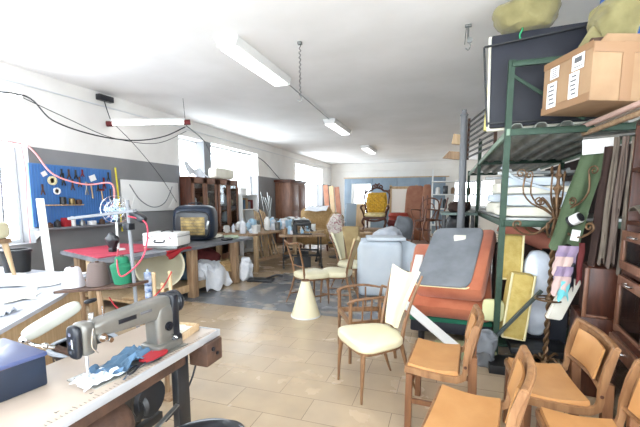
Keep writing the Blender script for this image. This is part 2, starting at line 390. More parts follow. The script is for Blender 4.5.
# ------------------------------------------------------------------ world and light
w = bpy.data.worlds.new('sky'); scn.world = w; w.use_nodes = True; nt = w.node_tree
bg = nt.nodes['Background']; bg.inputs[0].default_value = (.94, .97, 1, 1); bg.inputs[1].default_value = 11
def portal(c, sx, sy, rot):
    l = bpy.data.lights.new('daylight_portal', 'AREA'); l.shape = 'RECTANGLE'; l.size = sx; l.size_y = sy; l.cycles.is_portal = True
    o = bpy.data.objects.new('daylight_portal', l); COL.objects.link(o); o.location = c; o.rotation_euler = rot
for (a, c_, z0, z1) in HL: portal((XL-WT-.02, (a+c_)/2, (z0+z1)/2), z1-z0, c_-a, (0, R(-90), 0))
for (a, c_, z0, z1) in HR_added: portal((XR+.33, (a+c_)/2, (z0+z1)/2), z1-z0, c_-a, (0, R(90), 0))
for (a, c_, z0, z1) in HB: portal(((a+c_)/2, YB+.33, (z0+z1)/2), c_-a, z1-z0, (R(-90), 0, 0))
for (a, c_, z0, z1) in HF: portal(((a+c_)/2, YF-.33, (z0+z1)/2), c_-a, z1-z0, (R(90), 0, 0))

# ------------------------------------------------------------------ ceiling lights, hooks, cables
def fluor(loc, label):
    t = thing('ceiling_light', label, 'ceiling light', loc, 0, 'fluorescent fixtures on the ceiling')
    b = B(); b.prism([(-.15, 0), (-.15, -.03), (-.12, -.1), (.12, -.1), (.15, -.03), (.15, 0)], 1.6, bev=.006); obj('housing', b, M_white, t)
    b = B(); b.box((0, 0, -.112), (.22, 1.5, .03), bev=.01); obj('diffuser', b, M_lit, t)
    for s in (-1, 1): b = B(); b.prism([(-.13, -.02), (-.13, -.11), (.13, -.11), (.13, -.02)], .03, (0, s*.79, 0), bev=.005); obj('end_cap', b, M_white, t)
    return t
fluor((-2.5, 4.8, HC), 'nearest and largest of the fluorescent ceiling lights, white housing')
fluor((-2.66, 9.4, HC), 'middle one of the three fluorescent ceiling lights')
fluor((-2.72, 13.8, HC), 'farthest and smallest of the three fluorescent ceiling lights')
b = B(); b.tube([(-2.5, 5.6, HC-.01), (-2.56, 7, HC-.02), (-2.66, 8.6, HC-.01)], .006, 5, sm=6); tag(obj('light_cable', b, M_blackcord), 'thin cable running along the ceiling between the first and second light', 'cable')
# wall tube
t = thing('tube_light', 'lit bare fluorescent tube slung below the ceiling by the left wall', 'tube light', (-5.8, 5.35, 2.98))
e0 = Vector((-5.78, 5.35, 2.97)); e1 = Vector((-4.72, 6.05, 3.06))
b = B(); b.tube([e0, e1], .028, 12); obj('tube', b, M_tube, t, world=True)
b = B(); b.bar(e0+Vector((0, 0, .05)), e1+Vector((0, 0, .05)), .07, .04); obj('batten', b, M_white, t, world=True)
b = B(); b.tube([e0-(e1-e0)*.06, e0+(e1-e0)*.02], .05, 10); obj('lamp_holder', b, M_maroon, t, world=True)
b = B(); b.tube([e1-(e1-e0)*.02, e1+(e1-e0)*.07], .05, 10); obj('lamp_holder', b, M_maroon, t, world=True)
b = B(); b.tube([e0+Vector((0, 0, .05)), (-5.8, 5.3, 3.2), (-5.84, 5.28, 3.4)], .008, 6, sm=4); obj('hanger', b, M_blackcord, t, world=True)
b = B(); b.tube([e1+Vector((0, 0, .05)), (-4.75, 6.05, HC)], .004, 5); obj('hanger', b, M_blackcord, t, world=True)
b = B(); b.box((-5.83, 5.3, 3.4), (.1, .3, .1), bev=.01); tag(obj('ballast_box', b, M_blackpl), 'small black electrical box high on the left wall above the tube light', 'electrical box')
# chain hooks
t = thing('hanging_chain', 'twisted wire chain with hook hanging from ceiling beside the nearest light', 'chain', (-1.74, 4.42, HC))
b = B(); b.box((0, 0, -.015), (.05, .05, .03)); obj('ceiling_plate', b, M_steel, t)
b = B()
for k in range(22):
    z = -.03-k*.027; b.tube([(math.cos(k)*.008, 0, z), (.012*(-1)**k, .006*math.sin(k), z-.015), (0, 0, z-.03)], .0045, 5)
obj('links', b, M_blackcord, t)
b = B(); b.tube([(0, 0, -.62), (.02, 0, -.65), (.02, 0, -.68), (-.01, 0, -.7), (-.03, 0, -.67)], .006, 6, sm=4); obj('hook', b, M_steel, t)
t = thing('ceiling_hook', 'short metal hook and pulley hanging from ceiling left of the black panel', 'hook', (.17, 4.6, HC))
b = B(); b.box((0, 0, -.01), (.07, .05, .02)); obj('ceiling_plate', b, M_steel, t)
b = B(); b.tube([(0, 0, -.02), (0, 0, -.14)], .012, 6); b.lathe([(.001, -.012), (.03, -.012), (.03, .012), (.001, .012)], (.02, 0, -.16), 12, (R(90), 0, 0)); obj('pulley', b, M_steel, t)
b = B(); b.tube([(.01, 0, -.18), (.03, 0, -.22), (.01, 0, -.26), (-.02, 0, -.24)], .006, 6, sm=4); b.tube([(-.02, 0, 0), (-.03, 0, -.2)], .004, 5); obj('hook', b, M_steel, t)
# swagged cables
def cable(name, pts, r, m, label, sm=8): return tag(obj(name, (lambda bb: (bb.tube(pts, r, 6, sm=sm), bb)[1])(B()), m), label, 'cable')
cable('power_cable', [(-5.95, 3.3, 3.02), (-5.84, 3.95, 3.1), (-5.6, 4.15, 2.78), (-5.3, 4.6, 2.62), (-5.1, 5.2, 2.62), (-5.0, 5.8, 2.78), (-4.72, 6.05, 2.98)], .011, M_blackcord, 'thick black cable sagging from left window to the tube light')
cable('power_cable', [(-5.9, 3.8, 3.12), (-5.6, 4.4, 2.85), (-5.4, 5.0, 2.65), (-5.2, 5.8, 2.66), (-4.9, 6.3, 2.95)], .006, M_blackcord, 'thinner black wire sagging just above the thick cable by left window')
cable('power_cable', [(-4.72, 6.08, 3.0), (-5.3, 7.4, 2.96), (-5.8, 8.6, 2.72), (-5.86, 9.6, 2.98), (-5.86, 11.3, 2.95), (-5.86, 13, 2.3), (-5.86, 14, 2.25)], .011, M_blackcord, 'black cable running from tube light across the windows toward dark wardrobe')
cable('power_cable', [(-5.7, 5.35, 2.95), (-5.5, 5.6, 2.6), (-5.6, 6.3, 2.1), (-5.7, 6.9, 1.55)], .006, M_blackcord, 'thin grey wire dropping from tube light past the white wall board')
cable('rubber_hose', [(-6.1, 3.6, 2.45), (-5.95, 3.92, 2.42), (-5.8, 3.98, 2.3), (-5.55, 4.05, 1.98), (-5.3, 4.35, 1.84), (-5.0, 4.55, 1.86), (-4.9, 4.5, 1.6), (-4.8, 4.35, 1.5)], .013, M_pinkcord, 'pink hose looping from left window across the blue pegboard')
cable('rubber_hose', [(-5.88, 3.4, 3.1), (-5.86, 3.75, 2.7), (-5.84, 3.85, 2.1), (-5.8, 3.8, 1.5), (-5.5, 3.6, 1.0)], .006, M_pinkcord, 'thin pink cord hanging straight down beside the left window')
b = B(); b.bar((-5.86, 5.45, 2.2), (-5.86, 5.52, 1.0), .03, .02); tag(obj('yellow_strip', b, M_yellowstrip), 'narrow yellow vertical strip between blue pegboard and white board', 'strip')
# ------------------------------------------------------------------ sewing table, foreground left
t = thing('sewing_table', 'long pale sewing machine table with ruler edge on black steel legs', 'sewing table', (-1.6, 1.2, 0))
b = B(); b.box((-1.6, 1.2, .765), (.52, 1.5, .03), bev=.006); obj('tabletop', b, mat('pale_laminate', S(172, 156, 142), .35, col2=S(182, 167, 153), scale=4), t, world=True)
b = B(); b.box((-1.335, 1.2, .762), (.012, 1.5, .042), bev=.004); b.box((-1.6, 1.956, .762), (.54, .012, .042), bev=.004); obj('metal_edging', b, mat('ruler_metal', S(190, 192, 196), .35, .4), t, world=True)
b = B()
for k in range(70):
    y = .5+k*.02; L = .028 if k % 5 == 0 else .014
    b.box((-1.345-L/2-.004, y, .7812), (L, .0022, .0008), bev=0)
obj('ruler_marks', b, M_print, t, False, world=True)
b = B()
for k, y in enumerate((.8, .95, 1.1, 1.25, 1.4, 1.55)):
    b.box((-1.4, y, .7812), (.012, .004, .0008), bev=0); b.box((-1.4, y+.008, .7812), (.004, .012, .0008), bev=0)
obj('ruler_numerals', b, M_print, t, False, world=True)
for x, y in ((-1.42, 1.68), (-1.8, 1.68)):
    b = B(); b.box((x, y, .37), (.045, .1, .74), bev=.006); obj('leg', b, M_black, t, world=True)
for x, y in ((-1.42, .6), (-1.8, .6)):
    b = B(); b.box((x, y, .37), (.045, .1, .74), bev=.006); obj('leg', b, M_black, t, world=True)
b = B(); b.box((-1.61, 1.68, .06), (.56, .07, .05)); b.box((-1.61, .6, .06), (.56, .07, .05)); b.box((-1.6, 1.15, .3), (.04, 1.1, .05)); obj('stretcher', b, M_black, t, world=True)
b = B(); b.box((-1.45, 1.3, .7), (.12, .8, .1), bev=.01); obj('oil_pan', b, M_rust, t, world=True)
b = B(); b.box((-1.37, 1.86, .675), (.13, .16, .14), bev=.008); bx_ = obj('switch_box', b, M_rust, t, world=True)
b = B(); b.tube([(-1.306, 1.84, .7), (-1.295, 1.84, .7)], .014, 10); b.tube([(-1.306, 1.88, .66), (-1.295, 1.88, .66)], .01, 10); obj('switch_button', b, M_blackpl, bx_, world=True)
b = B(); b.tube([(-1.42, 1.84, .63), (-1.44, 1.8, .5), (-1.46, 1.7, .38), (-1.47, 1.6, .34)], .006, 6, sm=6); obj('switch_cord', b, M_blackcord, t, world=True)
t = thing('machine_motor', 'dark clutch motor slung beneath the pale sewing table', 'motor', (-1.5, 1.25, .5))
b = B(); b.lathe([(.02, -.15), (.1, -.14), (.12, -.1), (.12, .08), (.09, .13), (.03, .14)], (-1.52, 1.2, .5), 20, (R(90), 0, 0)); obj('motor_body', b, M_rust, t, world=True)
b = B(); b.lathe([(.03, -.02), (.07, -.02), (.055, 0), (.07, .02), (.03, .02)], (-1.52, 1.45, .5), 18, (R(90), 0, 0)); b.lathe([(.005, -.03), (.1, -.025), (.11, 0), (.1, .02), (.01, .025)], (-1.5, 1.52, .52), 18, (0, R(90), 0)); obj('pulley', b, M_black, t, world=True)
b = B(); b.box((-1.52, 1.2, .635), (.06, .16, .04)); obj('mounting_bracket', b, M_steel, t, world=True)
b = B(); b.bar((-1.42, 1.1, .3), (-1.38, 1.6, .46), .03, .01); obj('lever', b, M_steel, t, world=True)

# sewing machine (local: arm along +Y, needle end at -Y)
MX, MY, MZ = -1.485, 1.42, .762
t = thing('sewing_machine', 'grey industrial sewing machine with black handwheel on the pale table', 'sewing machine', (MX, MY, MZ), -5)
b = B(); b.box((0, 0, .012), (.2, .56, .024), bev=.006); obj('bed', b, M_machine, t)
b = B(); b.box((.0, -.16, .0265), (.15, .2, .005), bev=.002); b.box((0, -.245, .0295), (.03, .05, .003), bev=.001); obj('needle_plate', b, M_chrome, t)
b = B()   # body: arm + column as one casting
b.pillow((0, .0, .255), (.098, .5, .096), e=5, n=8, fn=lambda c: (c.x, c.y, c.z*(1.05+.28*c.y/.25)))
b.pillow((0, .185, .14), (.11, .145, .27), e=5, n=8)
b.pillow((0, .185, .04), (.15, .19, .05), e=6, n=6)
b.pillow((0, -.245, .225), (.088, .07, .15), e=5, n=6)
obj('arm', b, M_machine, t)
b = B(); b.pillow((0, -.29, .22), (.078, .03, .15), e=4, n=6); fp = obj('face_plate', b, M_blackpl, t)
b = B()
for z in (.26, .22, .18): b.tube([(0, -.306, z), (0, -.31, z)], .009, 10)
b.tube([(.01, -.307, .24), (.015, -.309, .2)], .004, 6); obj('screw', b, M_chrome, fp)
b = B(); b.tube([(0, -.245, .16), (0, -.245, .035)], .005, 8); b.tube([(.02, -.255, .16), (.02, -.255, .05)], .007, 8); b.box((.02, -.265, .036), (.022, .05, .006), bev=.002); obj('needle_bar', b, M_chrome, t)
b = B(); b.tube([(.05, -.2, .22), (.065, -.2, .22)], .02, 14); b.tube([(.065, -.2, .22), (.085, -.2, .22)], .008, 10); b.tube([(.05, -.24, .24), (.07, -.25, .28), (.06, -.255, .2), (.065, -.23, .16)], .003, 5, sm=4); b.tube([(.05, -.17, .2), (.075, -.17, .2)], .012, 10); obj('tension_dial', b, M_chrome, t)
b = B(); b.lathe([(.02, .255), (.062, .258), (.066, .27), (.055, .28), (.066, .29), (.066, .3), (.04, .31)], (0, 0, .26), 24, (R(-90), 0, 0)); 
b.bm.free(); b = B()
b.lathe([(.02, 0), (.06, .002), (.066, .014), (.054, .022), (.066, .03), (.066, .045), (.035, .055)], (0, .25, .26), 24, (R(-90), 0, 0)); hw = obj('handwheel', b, M_blackpl, t)
b = B(); b.lathe([(.03, 0), (.034, .004), (.03, .03), (.01, .036)], (0, .303, .26), 18, (R(-90), 0, 0)); obj('handwheel_cap', b, M_machine, hw)
b = B(); b.box((0, .24, .19), (.122, .05, .25), bev=.012); b.pillow((0, .24, .05), (.14, .08, .08), e=5, n=4); obj('belt_guard', b, M_blackpl, t)
b = B(); b.tube([(.055, .185, .15), (.062, .185, .15)], .026, 16); b.tube([(.062, .185, .15), (.07, .185, .15)], .016, 12); obj('stitch_dial', b, M_blackpl, t)
b = B(); b.bar((.055, .2, .1), (.1, .2, .085), .012, .008); obj('reverse_lever', b, M_chrome, t)
b = B(); b.box((.0495, -.06, .262), (.002, .1, .022), bev=.0005); obj('name_plate', b, M_blackpl, t, label='small black maker plate on the arm')
b = B(); b.box((.0495, .05, .268), (.002, .07, .014), bev=.0005); obj('model_plate', b, M_print, t)
b = B(); b.tube([(0, -.15, .3), (0, -.15, .345)], .004, 6); b.tube([(-.01, -.2, .3), (-.01, -.2, .325)], .012, 8); obj('thread_guide', b, M_chrome, t)

# cloth under needle
def crumple(c, d, seed, amp=.02, rz=0, th=.004, n=16, drop=None):
    cs, sn = math.cos(R(rz)), math.sin(R(rz))
    def f(u, v):
        x, y = (u-.5)*d[0], (v-.5)*d[1]
        q = Vector((x*5+seed, y*5, seed*1.3))*(.35/max(d))
        e = min(u, 1-u, v, 1-v)
        z = abs(noise.noise(q*2.2))*amp*2.2 + abs(noise.noise(q*6))*amp*.8
        x += noise.noise(q*3+Vector((5, 0, 0)))*d[0]*.12; y += noise.noise(q*3+Vector((0, 9, 0)))*d[1]*.12
        if drop: z += drop(u, v)
        return (c[0]+x*cs-y*sn, c[1]+x*sn+y*cs, c[2]+.002+z)
    return B().sheet(f, n, n, th)
tag(obj('fabric_scrap', crumple((-1.49, 1.37, .788), (.16, .3, .05), 3, .03, 12), M_bluecloth), 'crumpled grey blue fabric under the sewing machine arm', 'fabric')
tag(obj('fabric_scrap', crumple((-1.47, 1.2, .79), (.12, .2, .05), 5, .016, -8), M_plastic), 'pale fabric scrap beside the sewing machine needle', 'fabric')
def clamp(loc, rz, label):
    t = thing('thread_snips', label, 'thread snips', loc, rz)
    b = B(); b.tube([(0, -.05, 0), (.014, -.02, .004), (.012, .03, .004), (0, .05, 0)], .005, 6, sm=5); b.tube([(0, -.05, 0), (-.014, -.02, .004), (-.012, .03, .004), (0, .05, 0)], .005, 6, sm=5); obj('spring_handle', b, M_blackpl, t)
    b = B(); b.bar((0, -.045, .002), (.004, -.1, .002), .01, .002, bev=0); obj('blade', b, M_chrome, t)
clamp((-1.38, 1.31, .793), 20, 'black and steel thread snips lying on table edge below the machine arm')
clamp((-1.37, 1.42, .793), -15, 'second pair of black snips beside the red pouch')
b = B(); b.pillow((-1.405, 1.47, .797), (.09, .15, .018), (0, 0, R(8)), e=5, n=5, wob=.003); tag(obj('red_pouch', b, M_red), 'flat bright red pouch on the sewing table below machine', 'pouch')
# chalk tray
t = thing('chalk_tray', 'shallow wooden tray of white chalk pieces at sewing table end', 'tray', (-1.52, 1.8, .78), 8)
b = B(); b.box((0, 0, .006), (.17, .2, .012)); 
for s in (-1, 1): b.box((s*.08, 0, .024), (.01, .2, .04)); b.box((0, s*.095, .024), (.17, .01, .04))
obj('tray', b, M_pine, t)
chs = B(); chs.pillow((0, 0, .02), (.15, .18, .02), e=6, n=3); obj('lining', chs, M_foamcream, t)
for k in range(14):
    b = B(); x, y = rnd.uniform(-.06, .06), rnd.uniform(-.08, .08); b.box((0, 0, 0), (.03, .018, .008), (0, 0, rnd.uniform(0, 3)), bev=.002)
    tag(obj('chalk', b, M_paper, loc=None), 'small white tailor chalk lying in the wooden tray', 'chalk', 'chalk pieces in the tray').location = (-1.52+x, 1.8+y, .817)
# black carton left
t = thing('black_case', 'dark blue black rectangular case at the left end of the sewing table', 'case', (-1.76, 1.0, .78))
b = B(); b.box((-1.86, .92, .85), (.36, .42, .14), (0, 0, R(-8)), bev=.01); obj('case_body', b, M_navyobj, t, world=True)
b = B(); b.box((-1.86, .92, .9245), (.37, .43, .02), (0, 0, R(-8)), bev=.006); obj('lid', b, mat('case_lid', S(70, 80, 120), .35, coat=.3), t, world=True)
b = B(); b.box((-1.68, .95, .9), (.01, .05, .03), (0, 0, R(-8)), bev=.002); obj('latch', b, M_rust, t, world=True)
# small lamp
t = thing('machine_lamp', 'small white sewing lamp on jointed arm behind the machine', 'lamp', (-1.95, 1.28, .78))
b = B(); b.tube([(-1.95, 1.36, .81), (-1.98, 1.32, .83), (-2.01, 1.28, .85), (-2.02, 1.25, .88)], .012, 8, sm=4); b.ball((-2.02, 1.25, .885), .026); b.ball((-1.98, 1.32, .83), .02); obj('arm', b, M_chrome, t, world=True)
b = B(); b.tube([(-1.83, 1.38, .775), (-1.95, 1.36, .81)], .018, 8); obj('bracket', b, M_rust, t, world=True)
b = B(); b.pillow((-1.99, 1.38, .955), (.07, .3, .07), (R(21), 0, R(-12)), e=4, n=8); obj('lamp_shade', b, mat('lamp_enamel', S(178, 180, 172), .35), t, world=True)
b = B(); b.pillow((-1.94, 1.57, 1.015), (.028, .07, .025), (R(5), 0, R(-12)), e=3); obj('handle', b, M_blackpl, t, world=True)

# thread stand (posts, shelf and cones)
t = thing('thread_stand', 'leaning grey thread stand pole with wooden spool tray beyond the machine', 'thread stand', (-2.3, 2.2, 0))
p0 = Vector((-2.22, 2.2, .0)); p1 = Vector((-2.27, 2.2, 1.6))
b = B(); b.tube([p0, p1], .014, 10); obj('pole', b, M_grey, t, world=True)
b = B(); b.bar((-2.88, 2.2, 1.45), (-2.2, 2.2, 1.52), .035, .022); obj('crossbar', b, M_grey, t, world=True)
b = B(); b.pillow((-2.2, 2.22, 1.48), (.16, .06, .06), (0, R(25), 0), e=4, n=4); b.box((-2.27, 2.2, 1.4), (.06, .06, .05)); obj('clamp', b, M_blackpl, t, world=True)
b = B(); b.box((-2.6, 2.2, .905), (.8, .2, .022), (0, R(-8), 0)); obj('spool_tray', b, M_rust, t, world=True)
b = B(); b.tube([(-2.56, 2.15, .89), (-2.46, 2.12, .0)], .02, 8); b.tube([(-2.9, 2.28, .85), (-2.95, 2.3, 0)], .02, 8); obj('leg', b, M_bench, t, world=True)
def cone(loc, r0, r1, h, m, label, neck=False):
    t = thing('thread_cone', label, 'thread cone', loc)
    b = B(); b.lathe([(.01, 0), (r0, .004), (r0*1.02, .03), (r1, h-.012), (r1*.8, h), (.012, h)] if not neck else [(.01, 0), (r0*.8, .004), (r0*.9, .04), (r0*1.06, h*.58), (r0*1.1, h*.68), (r0*1.0, h*.73), (r0*.66, h*.79), (r0*.62, h*.94), (r0*.5, h), (.01, h)], seg=24); obj('thread', b, m, t)
    b = B(); b.tube([(0, 0, h-.01), (0, 0, h+.012)], .014, 12); obj('core', b, M_rust, t)
cone((-2.36, 2.2, .95), .078, .054, .215, M_greencone, 'green thread bottle shaped cone on the thread stand', True)
cone((-2.62, 2.2, .92), .085, .064, .185, M_browncone, 'taupe grey cone of thread between the green and the white one')
cone((-2.89, 2.2, .885), .082, .056, .165, M_whitecone, 'white cone of thread, leftmost on the thread stand')
# peg rack
t = thing('bobbin_rack', 'wooden bobbin rack with upright round pegs beside the grey pole', 'rack', (-2.15, 2.35, 0))
b = B(); b.box((-2.12, 2.35, .6), (.3, .14, .02)); b.box((-2.12, 2.35, .3), (.03, .03, .6)); b.box((-2.12, 2.35, .01), (.22, .2, .02)); obj('base', b, M_bench, t, world=True)
for x, h in ((-2.2, .4), (-2.12, .32), (-2.04, .42)):
    b = B(); b.tube([(x, 2.35, .61), (x, 2.35, .6+h)], .014, 10); b.ball((x, 2.35, .61+h), .017); obj('peg', b, M_pine, t, world=True)
for i, (x, z) in enumerate(((-2.33, .98), (-2.33, .86))):
    pass
b = B()
for k in range(7): b.lathe([(.006, 0), (.028, .002), (.03, .012), (.028, .05), (.006, .052)], (-2.33, 2.42, .62+k*.055), 12)
b.tube([(-2.33, 2.42, 0), (-2.33, 2.42, 1.03)], .008, 6)
tag(obj('bead_string', b, mat('blue_white_check', S(90, 130, 190), .6, col2=S(214, 222, 236), scale=30)), 'vertical stack of blue and white bobbins on a rod behind grey pole', 'bobbins')
cable('red_cord', [(-2.5, 2.3, 1.2), (-2.3, 2.1, 1.12), (-2.2, 2.05, 1.05), (-2.05, 2.1, 1.2), (-2.1, 2.2, 1.42), (-2.25, 2.18, 1.48)], .006, M_redcloth, 'red cord looping round the top of the grey thread pole')  # thin red cord, not a hose
cable('red_cord', [(-2.4, 2.1, .862), (-2.25, 2.05, .8), (-2.05, 2.05, .84), (-1.95, 2.15, .95), (-1.98, 2.3, 1.05)], .005, M_red, 'red thread trailing low across the wooden bobbin rack')

# bucket
t = thing('bucket', 'black plastic bucket standing behind the sewing machine', 'bucket', (-2.25, 1.75, .0))
b = B(); b.lathe([(.001, .3), (.14, .3), (.15, .31), (.18, .62), (.2, .63), (.2, .645), (.175, .645), (.145, .33), (.001, .32)], seg=28); obj('shell', b, M_blackpl, t)
b = B(); b.lathe([(.178, .64), (.205, .64), (.205, .655), (.178, .655), (.178, .64)], seg=28); obj('rim', b, mat('bucket_rim', S(150, 158, 168), .4), t)
b = B(); b.tube([(.0, .2, .62), (.12, .18, .5), (.2, .06, .42), (.2, -.06, .42), (.12, -.18, .5), (0, -.2, .62)], .004, 5, sm=4); obj('handle', b, M_chrome, t)
b = B(); b.box((-2.25, 1.75, .15), (.34, .34, .3), bev=.01); b.prism([(-.12, .2), (.12, .2), (.12, .24), (-.12, .24)], .345, (-2.25, 1.75, 0)); tag(obj('crate', b, M_ply), 'low plywood crate under the black bucket', 'crate')
# black chair back, bottom edge
t = thing('work_stool', 'black moulded work chair with pale rim cut by the bottom edge', 'chair', (-.98, 1.28, 0), 30)
b = B(); b.pillow((0, 0, .5), (.4, .4, .07), e=3, n=10); obj('seat', b, M_blackpl, t)
b = B(); b.lathe([(.19, .5), (.205, .505), (.205, .52), (.19, .525), (.185, .51), (.19, .5)], seg=32); obj('rim', b, M_grey, t)
b = B(); b.tube([(0, 0, .47), (0, 0, .12)], .025, 12); obj('column', b, M_steel, t)
b = B()
for k in range(5): a = k*1.2566; b.bar((0, 0, .1), (.24*math.cos(a), .24*math.sin(a), .05), .04, .03); b.lathe([(.005, 0), (.025, .002), (.025, .04), (.005, .042)], (.24*math.cos(a), .24*math.sin(a), .0), 10)
obj('base', b, M_black, t)

# ------------------------------------------------------------------ white cutting table at the left
t = thing('cutting_table', 'white topped plywood cutting table at the left edge under paper', 'table', (-3.5, 1.9, 0), 0)
pg = [(-3.1, 2.25), (-3.72, 3.0), (-5.3, 3.0), (-5.3, .6), (-2.45, .6), (-2.45, 1.2)]
def slab(pg, z0, z1, b=None):
    b = b or B(); a = [b.bm.verts.new((x, y, z0)) for x, y in pg]; c = [b.bm.verts.new((x, y, z1)) for x, y in pg]; n = len(pg)
    b.bm.faces.new(a[::-1]); b.bm.faces.new(c)
    for i in range(n): b.bm.faces.new((a[i], a[(i+1) % n], c[(i+1) % n], c[i]))
    return b._fin(a+c)
obj('tabletop', slab(pg, .755, .785), mat('white_laminate', S(186, 190, 200), .45, col2=S(176, 180, 192), scale=3), t, world=True)
ins = [(-3.12, 2.2), (-3.72, 2.94), (-5.2, 2.94), (-5.2, .7), (-2.5, .7), (-2.5, 1.2)]
obj('side_panel', slab(ins, 0, .755), M_ply, t, world=True)
tag(obj('paper_sheet', crumple((-4.05, 2.55, .786), (.9, .7, 0), 8, .01, 25, .002), M_paper), 'big loose white paper sheet spread on the cutting table', 'paper')
tag(obj('paper_sheet', crumple((-3.45, 2.1, .787), (.5, .3, 0), 11, .012, -35, .002), mat('cream_paper', S(226, 222, 210), .7)), 'small creased cream paper near front edge of cutting table', 'paper')
tag(obj('fabric_scrap', crumple((-3.05, 1.72, .786), (.25, .22, 0), 14, .03, 10, .003), M_whitecloth), 'little white crumpled cloth at the front corner of cutting table', 'fabric')
t = thing('footstool', 'white cushioned footstool with tapered wooden leg standing on cutting table', 'stool', (-4.6, 2.4, .785), 20)
b = B(); b.pillow((0, 0, .5), (.62, .5, .2), e=5, n=10); obj('cushion', b, M_cream, t)
b = B(); b.box((0, 0, .385), (.56, .44, .05)); obj('seat_frame', b, M_bench, t)
for sx in (-1, 1):
    for sy in (-1, 1):
        b = B(); b.tube([(sx*.24, sy*.17, .38), (sx*.29, sy*.2, 0)], [.032, .017], 10); obj('leg', b, M_pine, t)
t = thing('black_bin', 'small dark bin standing on the cutting table beyond footstool leg', 'bin', (-4.6, 2.85, .785))
b = B(); b.lathe([(.01, 0), (.12, .0), (.14, .24), (.15, .24), (.15, .26), (.12, .26), (.1, .02), (.01, .02)], seg=20); obj('shell', b, M_black, t)
b = B(); b.lathe([(.14, .235), (.155, .235), (.155, .25), (.14, .25), (.14, .235)], seg=20); obj('rim', b, M_blackpl, t)
b = B(); b.bar((-5.12, 3.6, 0), (-5.78, 3.98, 1.62), .1, .025); tag(obj('white_lath', b, M_white), 'white painted board leaning against wall left of blue pegboard', 'board')
b = B(); b.tube([(-5.4, 3.2, 0), (-5.8, 3.5, 2.1)], .014, 8); tag(obj('thin_rod', b, M_grey), 'thin grey rod leaning beside the white painted board', 'rod')
b = B(); b.tube([(-5.5, 3.1, 0), (-5.82, 3.3, 2.2)], .02, 8); tag(obj('wood_pole', b, M_redwood), 'thin reddish wooden pole leaning at left window edge', 'pole')

# ------------------------------------------------------------------ pegboard with tools
t = thing('pegboard', 'bright blue slatted pegboard of tools on the grey left wall', 'pegboard', (-5.86, 4.62, 1.65))
b = B(); b.box((-5.87, 4.63, 1.67), (.03, 1.44, .96), bev=.004); obj('board', b, M_blue, t, world=True)
b = B()
for k in range(30): b.box((-5.852, 3.95+k*.047, 1.67), (.008, .012, .92), bev=0)
obj('slats', b, mat('deep_blue_groove', S(62, 112, 176), .5), t, False, world=True)
t = thing('wall_shelf', 'narrow grey shelf under the blue pegboard', 'shelf', (-5.75, 4.65, 1.16))
b = B(); b.box((-5.77, 4.68, 1.16), (.24, 1.7, .03)); obj('board', b, M_grey, t, world=True)
for y in (3.95, 5.4): 
    b = B(); b.prism([(-.1, 0), (.1, 0), (-.1, -.16)], .02, (-5.79, y, 1.145)); obj('bracket', b, M_steel, t, world=True)
b = B(); b.box((-5.82, 4.4, 1.52), (.08, .6, .02)); tag(obj('tool_ledge', b, M_pine), 'thin pale wooden ledge fixed halfway up blue pegboard', 'shelf')
tm = [M_black, M_rust, M_chrome, M_maroon, M_white, M_brass]
tools = []
def tool(kind, y, z, m, label, mk):
    o = obj(kind, mk(B()), m, loc=(-5.838, y, z)); tag(o, label, kind.replace('_', ' '), 'tools on the blue pegboard'); return o
def T(y, z, dy, dz=0, dx=0): return (-5.82+dx, y+dy, z+dz)
tool('tape_roll', 4.28, 1.74, M_white, 'white ring of tape hung low at left of blue pegboard', lambda b: b.lathe([(.035, -.012), (.055, -.012), (.055, .012), (.035, .012), (.035, -.012)], (-5.82, 4.28, 1.74), 20, (0, R(90), 0)))
tool('tape_roll', 4.22, 1.9, M_piping, 'pale oval ring hanging near top left of blue pegboard', lambda b: b.lathe([(.04, -.012), (.07, -.012), (.07, .012), (.04, .012), (.04, -.012)], (-5.82, 4.22, 1.9), 20, (0, R(90), 0)))
tool('paper_note', 4.12, 2.0, M_paper, 'small tilted white note pinned top left on pegboard', lambda b: b.box((-5.845, 4.12, 2.0), (.006, .08, .07), (R(30), 0, 0), bev=0))
tool('paper_note', 4.95, 1.98, M_paper, 'larger white note pinned right of the pegboard middle', lambda b: b.box((-5.845, 4.95, 1.98), (.006, .12, .1), (R(20), 0, 0), bev=0))
for i, (y, z, L, m, lab) in enumerate([(4.38, 2.03, .13, M_black, 'leftmost dark plier in the top row of pegboard'), (4.5, 2.02, .15, M_rust, 'rusty plier in the top row of pegboard'), (4.62, 2.02, .15, M_black, 'black plier with thick grips in the top row of pegboard'), (4.74, 2.05, .12, M_maroon, 'plier with red grips in the top row of pegboard'), (5.15, 1.9, .2, M_maroon, 'long red handled pincers at right of pegboard'), (4.55, 1.85, .18, M_rust, 'brown handled hammer like pincers at centre of pegboard'), (4.4, 1.93, .2, M_black, 'black pincers just under the top row at left of pegboard'), (4.68, 1.9, .17, M_darkwood, 'dark wooden handled pliers under the top row of pegboard'), (4.8, 1.8, .22, M_steel, 'long steel shears at the middle of pegboard'), (5.02, 1.82, .14, M_black, 'small black pliers right of the middle of pegboard'), (5.25, 2.02, .16, M_black, 'black pliers in the top right corner of pegboard'), (4.06, 1.76, .16, M_rust, 'rusty pliers low at the left edge of pegboard'), (5.27, 1.7, .2, M_blackpl, 'black pliers low at the right edge of pegboard')]):
    def mk(b, y=y, z=z, L=L):
        b.tube([T(y, z, -.01, L/2), T(y, z, 0, 0), T(y, z, .03, -L/2)], [.008, .014, .009], 6); b.tube([T(y, z, .01, L/2), T(y, z, 0, 0), T(y, z, -.03, -L/2)], [.008, .014, .009], 6); return b
    tool('pliers', y, z, m, lab, mk)
